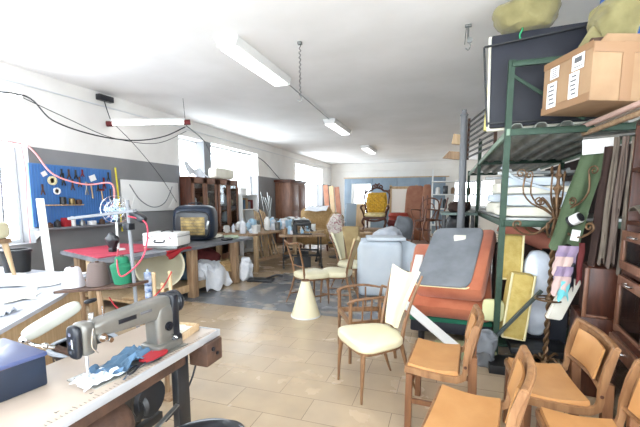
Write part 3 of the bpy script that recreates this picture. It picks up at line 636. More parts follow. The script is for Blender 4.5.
for i, (y, z, L, lab) in enumerate([(4.0+.9, 1.75, .24, 'hammer with pale handle hanging at middle right of pegboard'), (5.1, 1.68, .2, 'short mallet hanging low at the right of pegboard')]):
    t = thing('hammer', lab, 'hammer', (-5.836, y, z), 0, 'tools on the blue pegboard')
    b = B(); b.tube([(0, 0, L/2), (0, .02, -L/2)], .012, 8); obj('handle', b, M_pine, t)
    b = B(); b.tube([(0, -.05, L/2), (0, .05, L/2)], .02, 8); obj('head', b, M_maroon, t)
for i, (y, lab) in enumerate([(4.35, 'black wire basket spool on pegboard ledge'), (4.5, 'squat brass tin on pegboard ledge beside wire spool'), (4.62, 'dark round tin on pegboard ledge, right end')]):
    b = B(); b.lathe([(.005, 0), (.045, 0), (.045, .11-.02*i), (.03, .12-.02*i), (.005, .12-.02*i)], (-5.8, y, 1.53), 14); tag(obj('tin', b, [M_black, M_brass, M_rust][i], loc=(-5.8, y, 1.53)), lab, 'tin', 'tins on the pegboard ledge')
for i, (y, m, dz, lab) in enumerate([(4.08, M_rust, .08, 'low brown tin on the shelf under pegboard, far left'), (4.2, M_black, .12, 'black can on the shelf under pegboard'), (4.34, M_red, .14, 'red and white box end on the shelf under pegboard'), (4.45, M_white, .16, 'white bottle on the shelf under pegboard'), (4.62, M_steel, .1, 'steel tin on the shelf under pegboard'), (4.8, M_white, .07, 'flat white box on the shelf under pegboard'), (5.0, M_rust, .1, 'brown jar right along the shelf under pegboard')]):
    b = B()
    if i in (2, 5): b.box((-5.76, y, 1.176+dz/2), (.1, .1, dz))
    else: b.lathe([(.005, 0), (.045, 0), (.045, dz*.7), (.02, dz*.85), (.02, dz), (.005, dz)], (-5.76, y, 1.176), 14)
    tag(obj('container', b, m, loc=(-5.76, y, 1.176)), lab, 'container', 'containers on the shelf under the pegboard')
# white board with drawn curve
t = thing('wall_board', 'white rectangular board with a drawn curve on grey wall past pegboard', 'board', (-5.86, 6.4, 1.68))
b = B(); b.box((-5.87, 6.36, 1.68), (.03, 1.6, .62), bev=.004); obj('board', b, M_white, t, world=True)
b = B(); b.tube([(-5.85, 5.75, 1.9), (-5.85, 6.0, 1.6), (-5.85, 6.35, 1.45), (-5.85, 6.7, 1.55), (-5.85, 6.95, 1.9)], .01, 6, sm=6); obj('curve_strip', b, M_grey, t, world=True)
b = B(); b.prism([(0, 0), (.25, 0), (.12, .3)], .006, (-5.848, 5.75, 1.42), (0, 0, R(90))); b.prism([(0, 0), (.22, 0), (.2, .25)], .006, (-5.848, 6.8, 1.42), (0, 0, R(90))); obj('paper_cutout', b, M_paper, t, world=True)

# ------------------------------------------------------------------ long workbench
t = thing('workbench', 'long thick workbench with heavy wooden legs along the left side', 'workbench', (-4.4, 5.2, 0))
top = [(-5.4, 3.82), (-3.1, 4.55), (-3.35, 5.35), (-3.8, 6.7), (-5.0, 7.0), (-5.5, 5.5)]
top = [(-5.38, 3.93), (-4.15, 3.5), (-3.9, 3.8), (-3.8, 5.0), (-3.72, 6.75), (-5.2, 6.9)]
M_benchtop = mat('bench_top', S(120, 122, 128), .4, col2=S(96, 98, 104), scale=4)
obj('tabletop', slab(top, .80, .85), M_benchtop, t, world=True)
for x, y in ((-3.9, 5.02), (-3.8, 6.15), (-5.2, 4.1), (-5.0, 6.6)):
    b = B(); b.box((x, y, .4), (.13, .13, .8), bev=.006); obj('leg', b, M_bench, t, world=True)
b = B(); b.bar((-4.0, 3.9, .16), (-3.88, 6.3, .16), .04, .12); obj('rail', b, M_pine, t, world=True)
sh = [(-5.2, 4.0), (-4.03, 3.9), (-3.9, 6.3), (-5.1, 6.5)]
obj('undershelf', slab(sh, .17, .2), M_pine, t, world=True)
b = B(); b.box((-4.55, 3.72, .4), (.08, .07, .8)); obj('leg', b, M_pine, t, world=True, label='pale slim front leg')
rc = [(-5.33, 3.95), (-4.2, 3.55), (-4.15, 4.2), (-4.25, 4.6), (-4.4, 5.0), (-5.2, 4.9)]
t0 = obj('red_cloth', slab(rc, .852, .862), M_redcloth); tag(t0, 'pinkish red cloth spread flat over near end of the workbench', 'cloth')
b = B(); b.sheet(lambda u, v: (-3.83+.02*v+.015*math.sin(9*v+u*5), 4.35+.55*u+.02*v, .862-.13*v*(.6+.4*math.sin(u*5+1))), 12, 8, .006)
tag(obj('red_flap', b, M_red), 'deep red cloth corner hanging over the workbench front edge', 'cloth')
t = thing('white_case', 'white carrying case with black handle on the workbench', 'case', (-4.14, 4.75, .866), 14)
b = B(); b.box((0, 0, .105), (.55, .46, .14), bev=.012); obj('case_body', b, M_white, t)
b = B(); b.box((0, 0, .205), (.55, .46, .055), bev=.012); obj('lid', b, M_white, t)
b = B(); b.box((0, 0, .178), (.553, .463, .006), bev=0); obj('seam', b, M_grey, t)
b = B(); b.tube([(-.07, -.235, .13), (-.07, -.27, .1), (.07, -.27, .1), (.07, -.235, .13)], .01, 8, sm=3); obj('handle', b, M_blackpl, t)
for s in (-1, 1): b = B(); b.box((s*.17, -.236, .175), (.04, .012, .05)); obj('latch', b, M_chrome, t)
b = B(); b.tube([(-.1, 0, .24), (0, .03, .26), (.1, 0, .24)], .008, 6, sm=4); obj('cord', b, M_blackcord, t)
b = B(); b.box((0, 0, .01), (.5, .4, .04)); obj('base', b, M_steel, t)
# dark radio-like object
t = thing('bench_heater', 'bulky rounded dark blue machine with brassy window on the workbench', 'machine', (-4.42, 5.85, .85), 22)
b = B(); b.pillow((0, 0, .33), (.76, .55, .66), e=4.2, n=10); obj('shell', b, M_navyobj, t)
b = B(); b.pillow((0, -.25, .3), (.62, .08, .5), e=5, n=8); obj('bezel', b, M_blackpl, t)
b = B(); b.box((0.02, -.288, .28), (.42, .02, .32), bev=.01); w_ = obj('window', b, M_brass, t)
b = B()
for k in range(5): b.box((.02, -.301, .17+k*.055), (.4, .008, .006), bev=0)
obj('grille', b, M_blackpl, w_, False)
b = B(); b.tube([(-.12, 0, .64), (-.1, 0, .69), (.1, 0, .69), (.12, 0, .64)], .012, 8, sm=3); obj('handle', b, M_blackpl, t)
b = B(); b.box((.28, -.288, .3), (.04, .02, .16), (0, R(15), 0), bev=.004); obj('highlight_trim', b, M_steel, t)
# desk fan
t = thing('desk_fan', 'round wire guard desk fan on the shelf end by the pegboard', 'fan', (-4.58, 4.22, .862), 35)
b = B(); b.lathe([(.01, 0), (.1, .0), (.09, .02), (.02, .03), (.016, .4), (.01, .42)], seg=16); obj('stand', b, M_white, t)
b = B()
for y in (-.05, .04):
    for r_ in (.2, .13, .07): b.tube([(r_*math.cos(a*.2618), y*(1 if r_ < .18 else .2), .6+r_*math.sin(a*.2618)) for a in range(25)], .003, 4, cap=False)
    for a in range(16):
        c_, s_ = math.cos(a*.3927), math.sin(a*.3927); b.tube([(.02*c_, y, .6+.02*s_), (.13*c_, y, .6+.13*s_), (.19*c_, y*.2, .6+.19*s_)], .0022, 4)
obj('guard', b, M_chrome, t)
b = B(); b.lathe([(.01, -.03), (.05, -.03), (.05, .05), (.02, .1)], (0, .04, .6), 14, (R(-90), 0, 0)); b.box((0, .05, .48), (.03, .03, .14)); obj('motor', b, M_black, t)
for a in range(4): b = B(); b.prism([(0, -.02), (.15, -.05), (.16, .02), (.03, .03)], .006, (0, 0, .6), (R(12), a*math.pi/2, 0)); obj('blade', b, M_bluewrap, t)
b = B(); b.pillow((-4.5, 4.05, 1.02), (.2, .1, .2), (0, R(30), 0), e=3, n=5, wob=.02); b.box((-4.5, 4.05, .89), (.08, .08, .06)); tag(obj('black_clamp_tool', b, M_black), 'black hand tool standing before the desk fan on red cloth', 'tool')
# below bench
t = thing('basin', 'large cream round basin tipped on its side under the workbench', 'basin', (-4.3, 4.75, .2), 40)
b = B(); b.lathe([(.001, 0), (.2, .01), (.3, .12), (.34, .2), (.36, .2), (.32, .1), (.22, -.02), (.001, -.03)], (0, 0, .34), 28, (R(78), 0, 0)); obj('bowl', b, M_foamcream, t)
b = B(); b.lathe([(.34, .195), (.365, .195), (.365, .21), (.34, .21), (.34, .195)], (0, 0, .34), 28, (R(78), 0, 0)); obj('rim', b, M_cream, t)
def lump(name, c, d, m, label, cat, seed=1, wob=.05, e=2.6, rot=(0, 0, 0), group=None, n=12):
    b = B(); b.pillow((0, 0, 0), d, (0, 0, 0), e=e, wob=wob, seed=seed, n=n)
    o = obj(name, b, m); o.location = c; o.rotation_euler = tuple(R(a) for a in rot); return tag(o, label, cat, group)
lump('folded_cloth', (-4.3, 5.35, .42), (.4, .4, .44), M_bluecloth, 'slate blue folded cloth under workbench behind the near thick leg', 'cloth', 3, .06)
lump('cushion', (-4.3, 5.95, .5), (.5, .55, .3), M_maroon, 'dark maroon cushion slanting under the workbench', 'cushion', 4, .03, 3, (10, 25, 20))
lump('white_bundle', (-4.05, 5.55, .36), (.35, .6, .3), M_whitecloth, 'white cloth bundle on the workbench undershelf, near half', 'cloth', 5, .08)
tag(obj('draped_cloth', B().sheet(lambda u, v: (-3.76+.03*math.sin(v*9+u*4)-.3*(1-u)**2, 5.25+v*.75+.05*math.sin(u*6), .46-.42*u**1.2+.04*math.sin(v*13)*u), 12, 16, .006), M_whitecloth), 'white cloth spilling from the undershelf down to floor', 'cloth')
tag(obj('plywood_offcut', B().box((-4.15, 4.15, .235), (.3, .4, .03), (R(3), 0, R(10))), M_pine), 'thin pale wooden offcuts in front of the cream basin', 'board')
lump('brown_bundle', (-4.0, 6.1, .33), (.35, .4, .25), M_burlap, 'tan bundle on the undershelf by the far thick bench leg', 'bundle', 9, .05)
lump('white_bag', (-3.72, 6.42, .22), (.26, .3, .44), M_whitecloth, 'slim white bag on floor behind the far thick bench leg', 'bag', 12, .05)
# tools on floor
t = thing('floor_press', 'flat black metal tool lying on the floor past the workbench', 'tool', (-3.4, 6.45, 0), 10)
b = B(); b.box((0, 0, .03), (.5, .22, .05), (R(4), 0, 0), bev=.01); obj('plate', b, M_black, t)
b = B(); b.tube([(.1, .05, .05), (.3, .1, .12), (.42, .12, .1)], .02, 8, sm=3); obj('handle', b, M_black, t)
# bench clutter items
t = thing('water_bottle', 'clear plastic bottle standing on the workbench beyond the dark machine', 'bottle', (-4.55, 6.45, .85))
b = B(); b.lathe([(.01, 0), (.045, 0), (.05, .04), (.05, .2), (.02, .27), (.02, .3), (.005, .3)], seg=14); obj('body', b, M_plastic, t)
b = B(); b.lathe([(.005, .3), (.022, .3), (.022, .325), (.005, .325)], seg=12); obj('cap', b, M_white, t)
lump('paper_heap', (-4.35, 6.3, .885), (.34, .3, .07), M_foamcream, 'low heap of pale wadding on workbench beside bottle', 'wadding', 21, .03)
lump('green_cloth', (-3.98, 6.35, .88), (.3, .26, .06), mat('mint_cloth', S(176, 192, 166), .8), 'small folded mint cloth at the far end of workbench', 'cloth', 22, .02)
lump('black_tool_roll', (-3.85, 6.0, .875), (.16, .3, .05), M_black, 'dark tool roll lying on the workbench far corner', 'tool roll', 23, .01)
# ------------------------------------------------------------------ glazed cabinets
def glazed(y0, y1, label, loc_z=2.15):
    t = thing('glazed_cabinet', label, 'cabinet', (-5.6, (y0+y1)/2, 0), 0, None)
    x0, x1 = -5.87, -5.56; H = loc_z; L = y1-y0
    b = B(); b.box(((x0+x1)/2, y0+.015, H/2), (x1-x0, .03, H)); b.box(((x0+x1)/2, y1-.015, H/2), (x1-x0, .03, H)); b.box((x0+.01, (y0+y1)/2, H/2), (.02, L, H))
    for z in (.06, .5, .95, 1.4, 1.8, H-.02): b.box(((x0+x1)/2, (y0+y1)/2, z), (x1-x0-.02, L-.04, .03))
    obj('body', b, M_darkwood, t, world=True)
    for k in range(2):
        a = y0+.02+k*(L-.04)/2; c = a+(L-.04)/2-.01; xd = x1+.015
        d = B()
        for z, h in ((.1, .16), (H-.09, .14), (.88, .08)): d.box((xd, (a+c)/2, z), (.03, c-a, h))
        for y in (a+.04, c-.04): d.box((xd, y, H/2), (.03, .08, H-.06))
        do = obj('door', d, M_redwood, t, world=True)
        g = B(); g.box((xd-.005, (a+c)/2, H/2), (.006, c-a-.12, H-.2), bev=0); obj('pane', g, M_cabglass, do, False, world=True)
        h = B(); h.tube([(xd+.02, c-.04 if k == 0 else a+.04, 1.15), (xd+.04, c-.04 if k == 0 else a+.04, 1.15)], .012, 8); obj('knob', h, M_brass, do, world=True)
    return t
glazed(7.22, 8.25, 'glass fronted reddish wood cabinet, nearest of the pair under the window')
glazed(8.27, 9.28, 'glass fronted reddish wood cabinet, farther of the pair beside white shelf')
i = 0
for (y, z, h) in [(7.45, 1.42, .22), (7.95, 1.42, .25), (8.45, 1.42, .2), (8.8, 1.42, .3), (9.1, 1.42, .18), (7.5, .97, .2), (8.9, .97, .3)]:
    b = B(); b.pillow((0, 0, h/2+.02), (.16, .26, h), e=4, n=5, wob=.015, seed=i); o = obj('fabric_bundle', b, [M_whitecloth, M_burlap, M_bluecloth][i % 3]); o.location = (-5.73, y, z)
    tag(o, 'fabric bundle stored behind the glass of the wooden cabinets', 'fabric bundle', 'bundles inside the glazed cabinets'); i += 1
lump('yellow_cushion', (-5.72, 8.5, 1.84), (.2, .3, .04), M_foamcream, 'thin cream pad on upper shelf of the farther glazed cabinet', 'cushion', 2, .0)
tag(obj('plastic_sheet', B().sheet(lambda u, v: (-5.65-.15*u, 7.3+v*.85, 2.16+.32*u*(1-v*.7)+.05*math.sin(v*11)), 8, 16, .006), M_whitecloth), 'white sheet bunched on top of the nearer glazed cabinet', 'sheet')
lump('cardboard_tube_box', (-5.72, 8.75, 2.3), (.28, .9, .28), M_foamcream, 'pale long parcel on top of the farther glazed cabinet', 'parcel', 5, .01, 6)
# white bookshelf
t = thing('bookshelf', 'small white open bookshelf beside the glazed cabinets', 'bookshelf', (-5.62, 9.75, 0))
b = B()
for y in (9.32, 10.2): b.box((-5.65, y, .88), (.42, .03, 1.76))
for z in (.1, .5, .9, 1.32, 1.74): b.box((-5.65, 9.75, z), (.42, .87, .03))
b.box((-5.86, 9.75, .9), (.02, .9, 1.7)); obj('carcass', b, M_white, t, world=True)
for k in range(5):
    b = B(); h = .22+.05*(k % 3); b.box((0, 0, h/2), (.2, .08, h)); o = obj('box_file', b, [M_rust, M_bluecloth, M_card, M_grey, M_maroon][k]); o.location = (-5.62, 9.42+k*.15, 1.336)
    tag(o, ['rust', 'blue', 'cardboard', 'grey', 'maroon'][k]+' box file standing on top inner shelf of the white bookshelf', 'box file', 'files on the white bookshelf')
b = B(); b.box((-5.6, 9.6, 1.855), (.12, .3, .2)); tag(obj('paper_box', b, M_paper), 'white paper box sitting on top of the white bookshelf', 'box')
# leaning planks
for k in range(6):
    b = B(); y = 9.35+k*.16; b.bar((-4.75+.03*k, y-.25, 0), (-5.12-.02*k, y+.05, 1.3-.04*(k % 3)), .16, .03, up=(1, .3, 0)); tag(obj('plank', b, [M_pine, M_ply][k % 2]), 'pale plank leaning in the row in front of white bookshelf', 'plank', 'planks leaning before the bookshelf')
# dark wardrobe
t = thing('wardrobe', 'tall dark brown wooden wardrobe by the far left window', 'wardrobe', (-5.55, 13.1, 0))
b = B(); b.box((-5.56, 13.1, 1.13), (.6, 1.5, 2.2), bev=.01); obj('body', b, M_redwood, t, world=True)
b = B(); b.box((-5.54, 13.1, 2.28), (.68, 1.62, .1), bev=.02); obj('cornice', b, M_darkwood, t, world=True)
for k in range(2):
    y = 12.73+k*.74; b = B(); b.box((-5.245, y, 1.2), (.03, .7, 1.9)); b.box((-5.228, y, 1.6), (.02, .5, .8)); b.box((-5.228, y, .65), (.02, .5, .7)); d = obj('door', b, M_redwood, t, world=True)
    b = B(); b.ball((-5.21, y+.3, 1.2), .025); obj('knob', b, M_brass, d, world=True)
# second workbench
t = thing('work_table', 'narrow wooden work table crowded with pots beyond the long bench', 'table', (-4.3, 8.0, 0))
b = B(); b.box((-4.35, 8.1, .825), (1.0, 2.1, .045), (0, 0, R(-8))); obj('tabletop', b, M_bench, t, world=True)
for x, y in ((-3.95, 7.3), (-3.72, 9.0), (-4.85, 7.2), (-4.6, 9.05)):
    b = B(); b.box((x, y, .4), (.09, .09, .8)); obj('leg', b, M_pine, t, world=True)
b = B(); b.bar((-3.95, 7.3, .25), (-3.72, 9.0, .25), .04, .07); obj('rail', b, M_bench, t, world=True)
cl = [M_whitecloth, M_bluewrap, M_white, M_plastic, M_paper, M_steel]
cnames = ['white', 'pale blue', 'glossy white', 'milky', 'paper white', 'steel']
for k in range(34):
    x = rnd.uniform(-4.75, -3.95); y = rnd.uniform(7.25, 8.95); x += (8.1-y)*-.12; h = rnd.uniform(.12, .36); r_ = rnd.uniform(.04, .08)
    b = B(); kk = k % 3
    if kk == 0: b.lathe([(.004, 0), (r_, 0), (r_, h*.7), (r_*.4, h*.85), (r_*.4, h), (.004, h)], seg=12)
    elif kk == 1: b.pillow((0, 0, h/2), (r_*2.6, r_*2.2, h), e=3, n=5, wob=.03, seed=k)
    else: b.lathe([(.004, 0), (r_*.9, 0), (r_*1.1, h*.8), (r_*1.15, h*.82), (r_*.95, h*.82), (r_*.8, .01), (.004, .01)], seg=12)
    o = obj(['glue_bottle', 'plastic_bag', 'pot'][kk], b, cl[k % 6]); o.location = (x, y, .85)
    tag(o, cnames[k % 6]+' '+['bottle', 'bag', 'pot'][kk]+' in the clutter on the narrow work table', ['bottle', 'bag', 'pot'][kk], 'pots and bags on the narrow work table')
# sewing workstations farther (steel frames)
def station(loc, rz, label, wood_, mlab):
    t = thing('sewing_station', label, 'sewing table', loc, rz)
    b = B(); b.box((0, 0, .765), (1.1, .52, .04)); obj('tabletop', b, wood_, t)
    for s in (-1, 1):
        b = B(); b.bar((s*.45, 0, .75), (s*.45, 0, .1), .05, .03); b.bar((s*.45, -.24, .03), (s*.45, .24, .03), .05, .05); b.bar((s*.45, -.2, .05), (s*.45, 0, .35), .03); b.bar((s*.45, .2, .05), (s*.45, 0, .35), .03); obj('leg', b, M_black, t)
    b = B(); b.bar((-.45, 0, .28), (.45, 0, .28), .04, .04); b.bar((-.2, -.05, .1), (.2, -.05, .1), .04, .3, up=(0, 0, 1)); obj('treadle', b, M_black, t)
    m = thing('sewing_machine', mlab, 'sewing machine', (0, 0, 0), 0)
    m.location = (loc[0], loc[1], .785); m.rotation_euler = (0, 0, R(rz+90))
    b = B(); b.box((0, 0, .012), (.18, .46, .024)); b.pillow((0, 0, .25), (.09, .44, .09), e=4, n=5); b.pillow((0, .17, .13), (.1, .12, .24), e=4, n=5); b.pillow((0, -.18, .2), (.08, .07, .14), e=4, n=4); obj('body', b, M_black, m)
    b = B(); b.tube([(0, -.18, .14), (0, -.18, .03)], .006, 6); obj('needle_bar', b, M_chrome, m)
    b = B(); b.lathe([(.02, 0), (.065, 0), (.065, .03), (.02, .035)], (0, .22, .25), 16, (R(-90), 0, 0)); obj('handwheel', b, M_steel, m)
    return t
station((-3.2, 8.2, 0), 25, 'far sewing table with splayed dark steel legs, nearer of two', M_bench, 'small dark sewing machine head on the nearer far sewing table')
station((-3.6, 9.2, 0), 5, 'far sewing table with pale top near the burlap armchair', M_pine, 'small dark sewing machine head on the table near burlap armchair')
for k in range(14):
    x = rnd.uniform(-4.75, -4.05); y = rnd.uniform(9.8, 10.9); h = rnd.uniform(.12, .26)
    if k == 0:
        t = thing('side_bench', 'low bench behind far sewing table heaped with white wrapped goods', 'bench', (-4.4, 10.35, 0))
        b = B(); b.box((0, 0, .8), (.9, 1.3, .05)); obj('tabletop', b, M_bench, t)
        for sx in (-1, 1):
            for sy in (-1, 1): b = B(); b.box((sx*.4, sy*.6, .39), (.06, .06, .78)); obj('leg', b, M_bench, t)
    b = B(); b.pillow((0, 0, h/2), (.2, .24, h), e=3, n=5, wob=.04, seed=k+50); o = obj('wrapped_parcel', b, cl[k % 6]); o.location = (x, y, .825)
    tag(o, 'white or pale blue wrapped parcel heaped on the bench behind far sewing table', 'parcel', 'wrapped parcels on the far bench')
for k in range(16):
    far = k % 2; x = (-3.6 if far else -3.2)+rnd.uniform(-.42, .42); y = (9.2 if far else 8.2)+rnd.uniform(-.16, .16)+(0 if far else (x+3.2)*.45)
    h = rnd.uniform(.06, .2); b = B()
    if k % 3: b.lathe([(.004, 0), (.035, 0), (.035, h*.7), (.015, h*.85), (.015, h), (.004, h)], seg=10)
    else: b.box((0, 0, h/2), (.1, .08, h))
    o = obj('spool' if k % 3 else 'small_box', b, [M_bluewrap, M_whitecone, M_bench, M_black, M_white][k % 5]); o.location = (x, y, .785)
    tag(o, ['pale blue', 'white', 'tan', 'black', 'glossy white'][k % 5]+(' spool' if k % 3 else ' box')+' on the '+('table near the burlap armchair' if far else 'nearer far sewing table'), 'spool' if k % 3 else 'box', 'spools and boxes on the far sewing tables')
b = B(); b.sheet(lambda u, v: (-3.3+.5*u-.25, 9.0+.4*v, .83+.06*math.sin(u*6)-.3*max(0, u-.6)), 10, 8, .01); tag(obj('dark_garment', b, M_black), 'dark cloth hanging off the far sewing table corner', 'cloth')
# lattice metal stand on wall side
b = B()
for k in range(6): b.tube([(-5.4, 10.5+.14*k, 0), (-5.4+.1*math.sin(k), 10.6+.12*k, 1.0), (-5.45, 10.45+.15*k, 1.75+.1*math.cos(k*2))], .015, 6, sm=4)
tag(obj('twisted_iron_rods', b, M_steel), 'bunch of thin twisted steel rods against grey wall before wardrobe', 'rods')

# ------------------------------------------------------------------ burlap armchair and floral bundle
t = thing('wrapped_armchair', 'bulky armchair covered in tan burlap below the far left window', 'armchair', (-3.95, 11.3, 0), 12)
b = B(); b.pillow((0, .38, .95), (1.1, .3, .85), e=4, wob=.04, seed=2); obj('backrest', b, M_burlap, t)
b = B(); b.pillow((0, 0, .42), (1.05, .85, .5), e=4, wob=.04, seed=3); obj('seat', b, M_burlap, t)
for s in (-1, 1): b = B(); b.pillow((s*.5, 0, .55), (.22, .85, .65), e=4, wob=.03, seed=4+s); obj('armrest', b, M_burlap, t)
for sx in (-1, 1):
    for sy in (-1, 1): b = B(); b.tube([(sx*.42, sy*.35, .2), (sx*.44, sy*.37, 0)], [.035, .025], 8); obj('leg', b, M_darkwood, t)
b = B(); b.sheet(lambda u, v: (-4.35+.75*u, 11.36+.45*v, 1.4+.015*math.sin(u*9)-.28*max(0, .45-v)**.8), 12, 8, .01); tag(obj('white_throw', b, M_whitecloth), 'white cloth thrown over the burlap armchair top', 'cloth')
lump('burlap_sack', (-3.35, 11.6, .58), (.5, .5, 1.16), M_burlap, 'tall tan wrapped bundle right of the burlap armchair', 'bundle', 31, .08, 4)
lump('floral_bundle', (-2.85, 9.9, .82), (.42, .4, .75), M_floral, 'pink and white floral fabric bundle behind the cream chairs', 'fabric', 33, .08, 3)
t = thing('small_pedestal', 'small round stand carrying the floral fabric bundle', 'stand', (-2.85, 9.9, 0))
b = B(); b.lathe([(.01, 0), (.2, 0), (.2, .03), (.03, .06), (.03, .38), (.22, .4), (.22, .43), (.01, .43)], seg=20); obj('column', b, M_black, t)
# leaning orange panels near window
for k in range(3):
    b = B(); b.bar((-5.1+.28*k, 16.6, 0), (-5.4+.28*k, 16.9, 2.3-.05*k), .22, .06, up=(0, 1, 0)); tag(obj('door_panel', b, [M_terra, M_pine, M_terra][k]), ['leftmost terracotta board leaning past the far left window', 'pale edged board between two terracotta boards', 'terracotta board leaning nearest the blue partition'][k], 'board')
# grey/brown boards standing & tan column box
b = B(); b.box((-3.15, 13.0, .97), (.42, .12, 1.0), (R(-6), 0, R(20)), bev=.02); tag(obj('seat_board', b, mat('pale_grey_slab', S(160, 176, 190), .7)), 'pale blue grey slab standing upright left of the gold throne chair', 'slab')
b = B(); b.box((-2.8, 12.85, .97), (.3, .14, 1.0), (R(-5), 0, R(-10)), bev=.02); tag(obj('seat_board', b, M_ply), 'brown slab standing upright beside the pale blue slab', 'slab')
b = B(); b.box((-2.95, 13.05, .22), (1.0, .6, .44), bev=.01); tag(obj('low_crate', b, M_ply), 'low plywood crate under the two upright slabs', 'crate')
b = B(); b.box((-2.2, 9.0, .47), (.4, .36, .94), (0, 0, R(8)), bev=.015); tag(obj('tan_plinth', b, mat('tan_plinth_board', S(190, 166, 118), .7, col2=S(176, 150, 104), scale=5)), 'tan upholstered upright box left of the white foam block', 'box')

# ------------------------------------------------------------------ gold throne chair on a bench
t = thing('display_table', 'low sturdy table raising the gold throne armchair', 'table', (-2.0, 11.0, 0))
b = B(); b.box((0, 0, .72), (1.3, .95, .05)); obj('tabletop', b, M_bench, t)
for sx in (-1, 1):
    for sy in (-1, 1): b = B(); b.box((sx*.58, sy*.4, .35), (.07, .07, .7)); obj('leg', b, M_bench, t)
t = thing('throne_armchair', 'ornate dark wood armchair with tufted golden yellow back', 'armchair', (-1.95, 11.0, .745), 4)
def gridpt(u, v):
    x = (u-.5)*(.5+.14*math.sin(v*math.pi*.9)); z = .46+v*.62
    cx, cz = u*5, v*6; tuft = abs(math.sin(math.pi*(cx+cz)/1))*abs(math.sin(math.pi*(cx-cz)/1))
    edge = min(1, min(u, 1-u, v, 1-v)*8)
    return (x, .25+v*.12-.05*edge-.03*tuft*edge, z)
b = B(); b.sheet(gridpt, 40, 44, .03); bk = obj('backrest', b, M_gold, t)
for i in range(5):
    for j in range(6):
        u = (i+.5)/5 if j % 2 == 0 else (i+1)/5
        if u > .95: continue
        p = gridpt(u, (j+.5)/6); b = B(); b.ball((p[0], p[1]-.012, p[2]), .011, 1); obj('button', b, M_brass, bk)
b = B()
L = [(-.27, .28, .1), (-.28, .27, .45), (-.33, .3, .62), (-.36, .33, .85), (-.37, .36, 1.02), (-.3, .38, 1.12), (-.2, .39, 1.13), (-.12, .4, 1.2), (0, .4, 1.23)]
for s in (-1, 1): b.tube([(s*x, y, z) for x, y, z in L], [.028, .03, .028, .03, .032, .034, .03, .03, .034], 8, sm=4)
for s in (-1, 1):
    b.tube([(s*.02, .38, 1.2), (s*.1, .38, 1.3), (s*.16, .38, 1.24), (s*.1, .37, 1.2)], .022, 7, sm=4); b.tube([(s*.3, .37, 1.1), (s*.38, .37, 1.16), (s*.36, .37, 1.05)], .02, 7, sm=4)
b.ball((0, .38, 1.3), .045, 2, (1.1, .6, 1)); b.ball((.05, .38, 1.34), .03); b.ball((-.05, .38, 1.33), .03)
obj('carved_frame', b, M_darkwood, t)
b = B(); b.pillow((0, -.04, .42), (.62, .56, .13), e=4, n=10); obj('seat', b, mat('gold_white_seat', S(222, 206, 160), .7, col2=S(204, 184, 120), scale=14), t)
b = B(); b.box((0, -.04, .33), (.64, .58, .06), bev=.015); b.tube([(-.32, -.34, .33), (-.15, -.34, .27), (0, -.34, .25), (.15, -.34, .27), (.32, -.34, .33)], .03, 8, sm=4); obj('seat_rail', b, M_darkwood, t)
for s in (-1, 1):
    b = B(); b.tube([(s*.32, .28, .68), (s*.37, .1, .7), (s*.38, -.18, .68), (s*.4, -.26, .63), (s*.36, -.24, .55), (s*.33, -.16, .45), (s*.31, -.14, .35)], [.024, .028, .032, .034, .026, .026, .028], 8, sm=4); ar = obj('armrest', b, M_darkwood, t)
    b = B(); b.pillow((s*.375, -.02, .72), (.06, .2, .04), e=3, n=4); obj('arm_pad', b, M_gold, ar)
for s in (-1, 1):
    b = B(); b.tube([(s*.3, -.3, .33), (s*.34, -.35, .22), (s*.29, -.32, .1), (s*.31, -.36, .02), (s*.32, -.37, .0)], [.035, .034, .022, .024, .02], 8, sm=4); obj('leg', b, M_darkwood, t)
    b = B(); b.tube([(s*.26, .26, .33), (s*.27, .31, .12), (s*.28, .36, 0)], [.03, .024, .02], 8, sm=3); obj('leg', b, M_darkwood, t)

# window frame panel, red stools, orange rolls
t = thing('framed_panel', 'pale panel in yellow wooden frame leaning behind throne chair', 'panel', (-2.1, 15.5, 0))
b = B(); b.box((-1.62, 15.5, 1.45), (.95, .03, 1.25), bev=0); obj('panel', b, mat('bright_panel', S(240, 236, 230), .5), t, world=True)
b = B()
for x in (-2.13, -1.11): b.box((x, 15.48, 1.1), (.09, .06, 2.2))
for z in (.78, 2.1): b.box((-1.62, 15.48, z), (1.1, .06, .1))
obj('frame', b, M_pine, t, world=True)
def tub(loc, m, label, s=1):
    t = thing('tub_stool', label, 'stool', loc)
    b = B(); b.lathe([(.01, .04), (.26*s, .05), (.27*s, .3*s), (.25*s, .36*s), (.01, .38*s)], seg=20); obj('body', b, m, t)
    b = B(); b.lathe([(.01, .38*s), (.25*s, .37*s), (.28*s, .42*s), (.24*s, .5*s), (.01, .51*s)], seg=20); obj('cushion', b, m, t)
    b = B(); b.lathe([(.01, 0), (.2*s, 0), (.2*s, .04), (.01, .04)], seg=16); obj('foot', b, M_darkwood, t)
tub((-1.55, 13.4, .5), mat('brick_red_cloth', S(158, 62, 48), .8), 'brick red round stool to the right behind the throne chair', 1.3)
tub((-1.32, 11.2, .45), M_maroon, 'dark maroon round stool in front right of throne chair', 1.1)
b = B(); b.box((-1.5, 13.4, .25), (.9, .7, .5)); tag(obj('riser_box', b, M_ply), 'plywood riser box under the brick red stool', 'box')
b = B(); b.box((-1.28, 11.2, .22), (.6, .6, .45)); tag(obj('riser_box', b, M_ply), 'plywood riser box under the dark maroon stool', 'box')
for k, (x, y, w_, h) in enumerate([(-1.02, 13.6, .66, 2.1), (-.62, 13.5, .3, 2.14)]):
    b = B(); b.pillow((x, y, h/2), (w_, .28, h), (R(-3), R(1), 0), e=6, n=8, wob=.02, seed=k); tag(obj('fabric_roll', b, M_terra), ['wide terracotta padded panel standing by the blue partition', 'narrow terracotta padded panel standing right of the wide one'][k], 'panel')

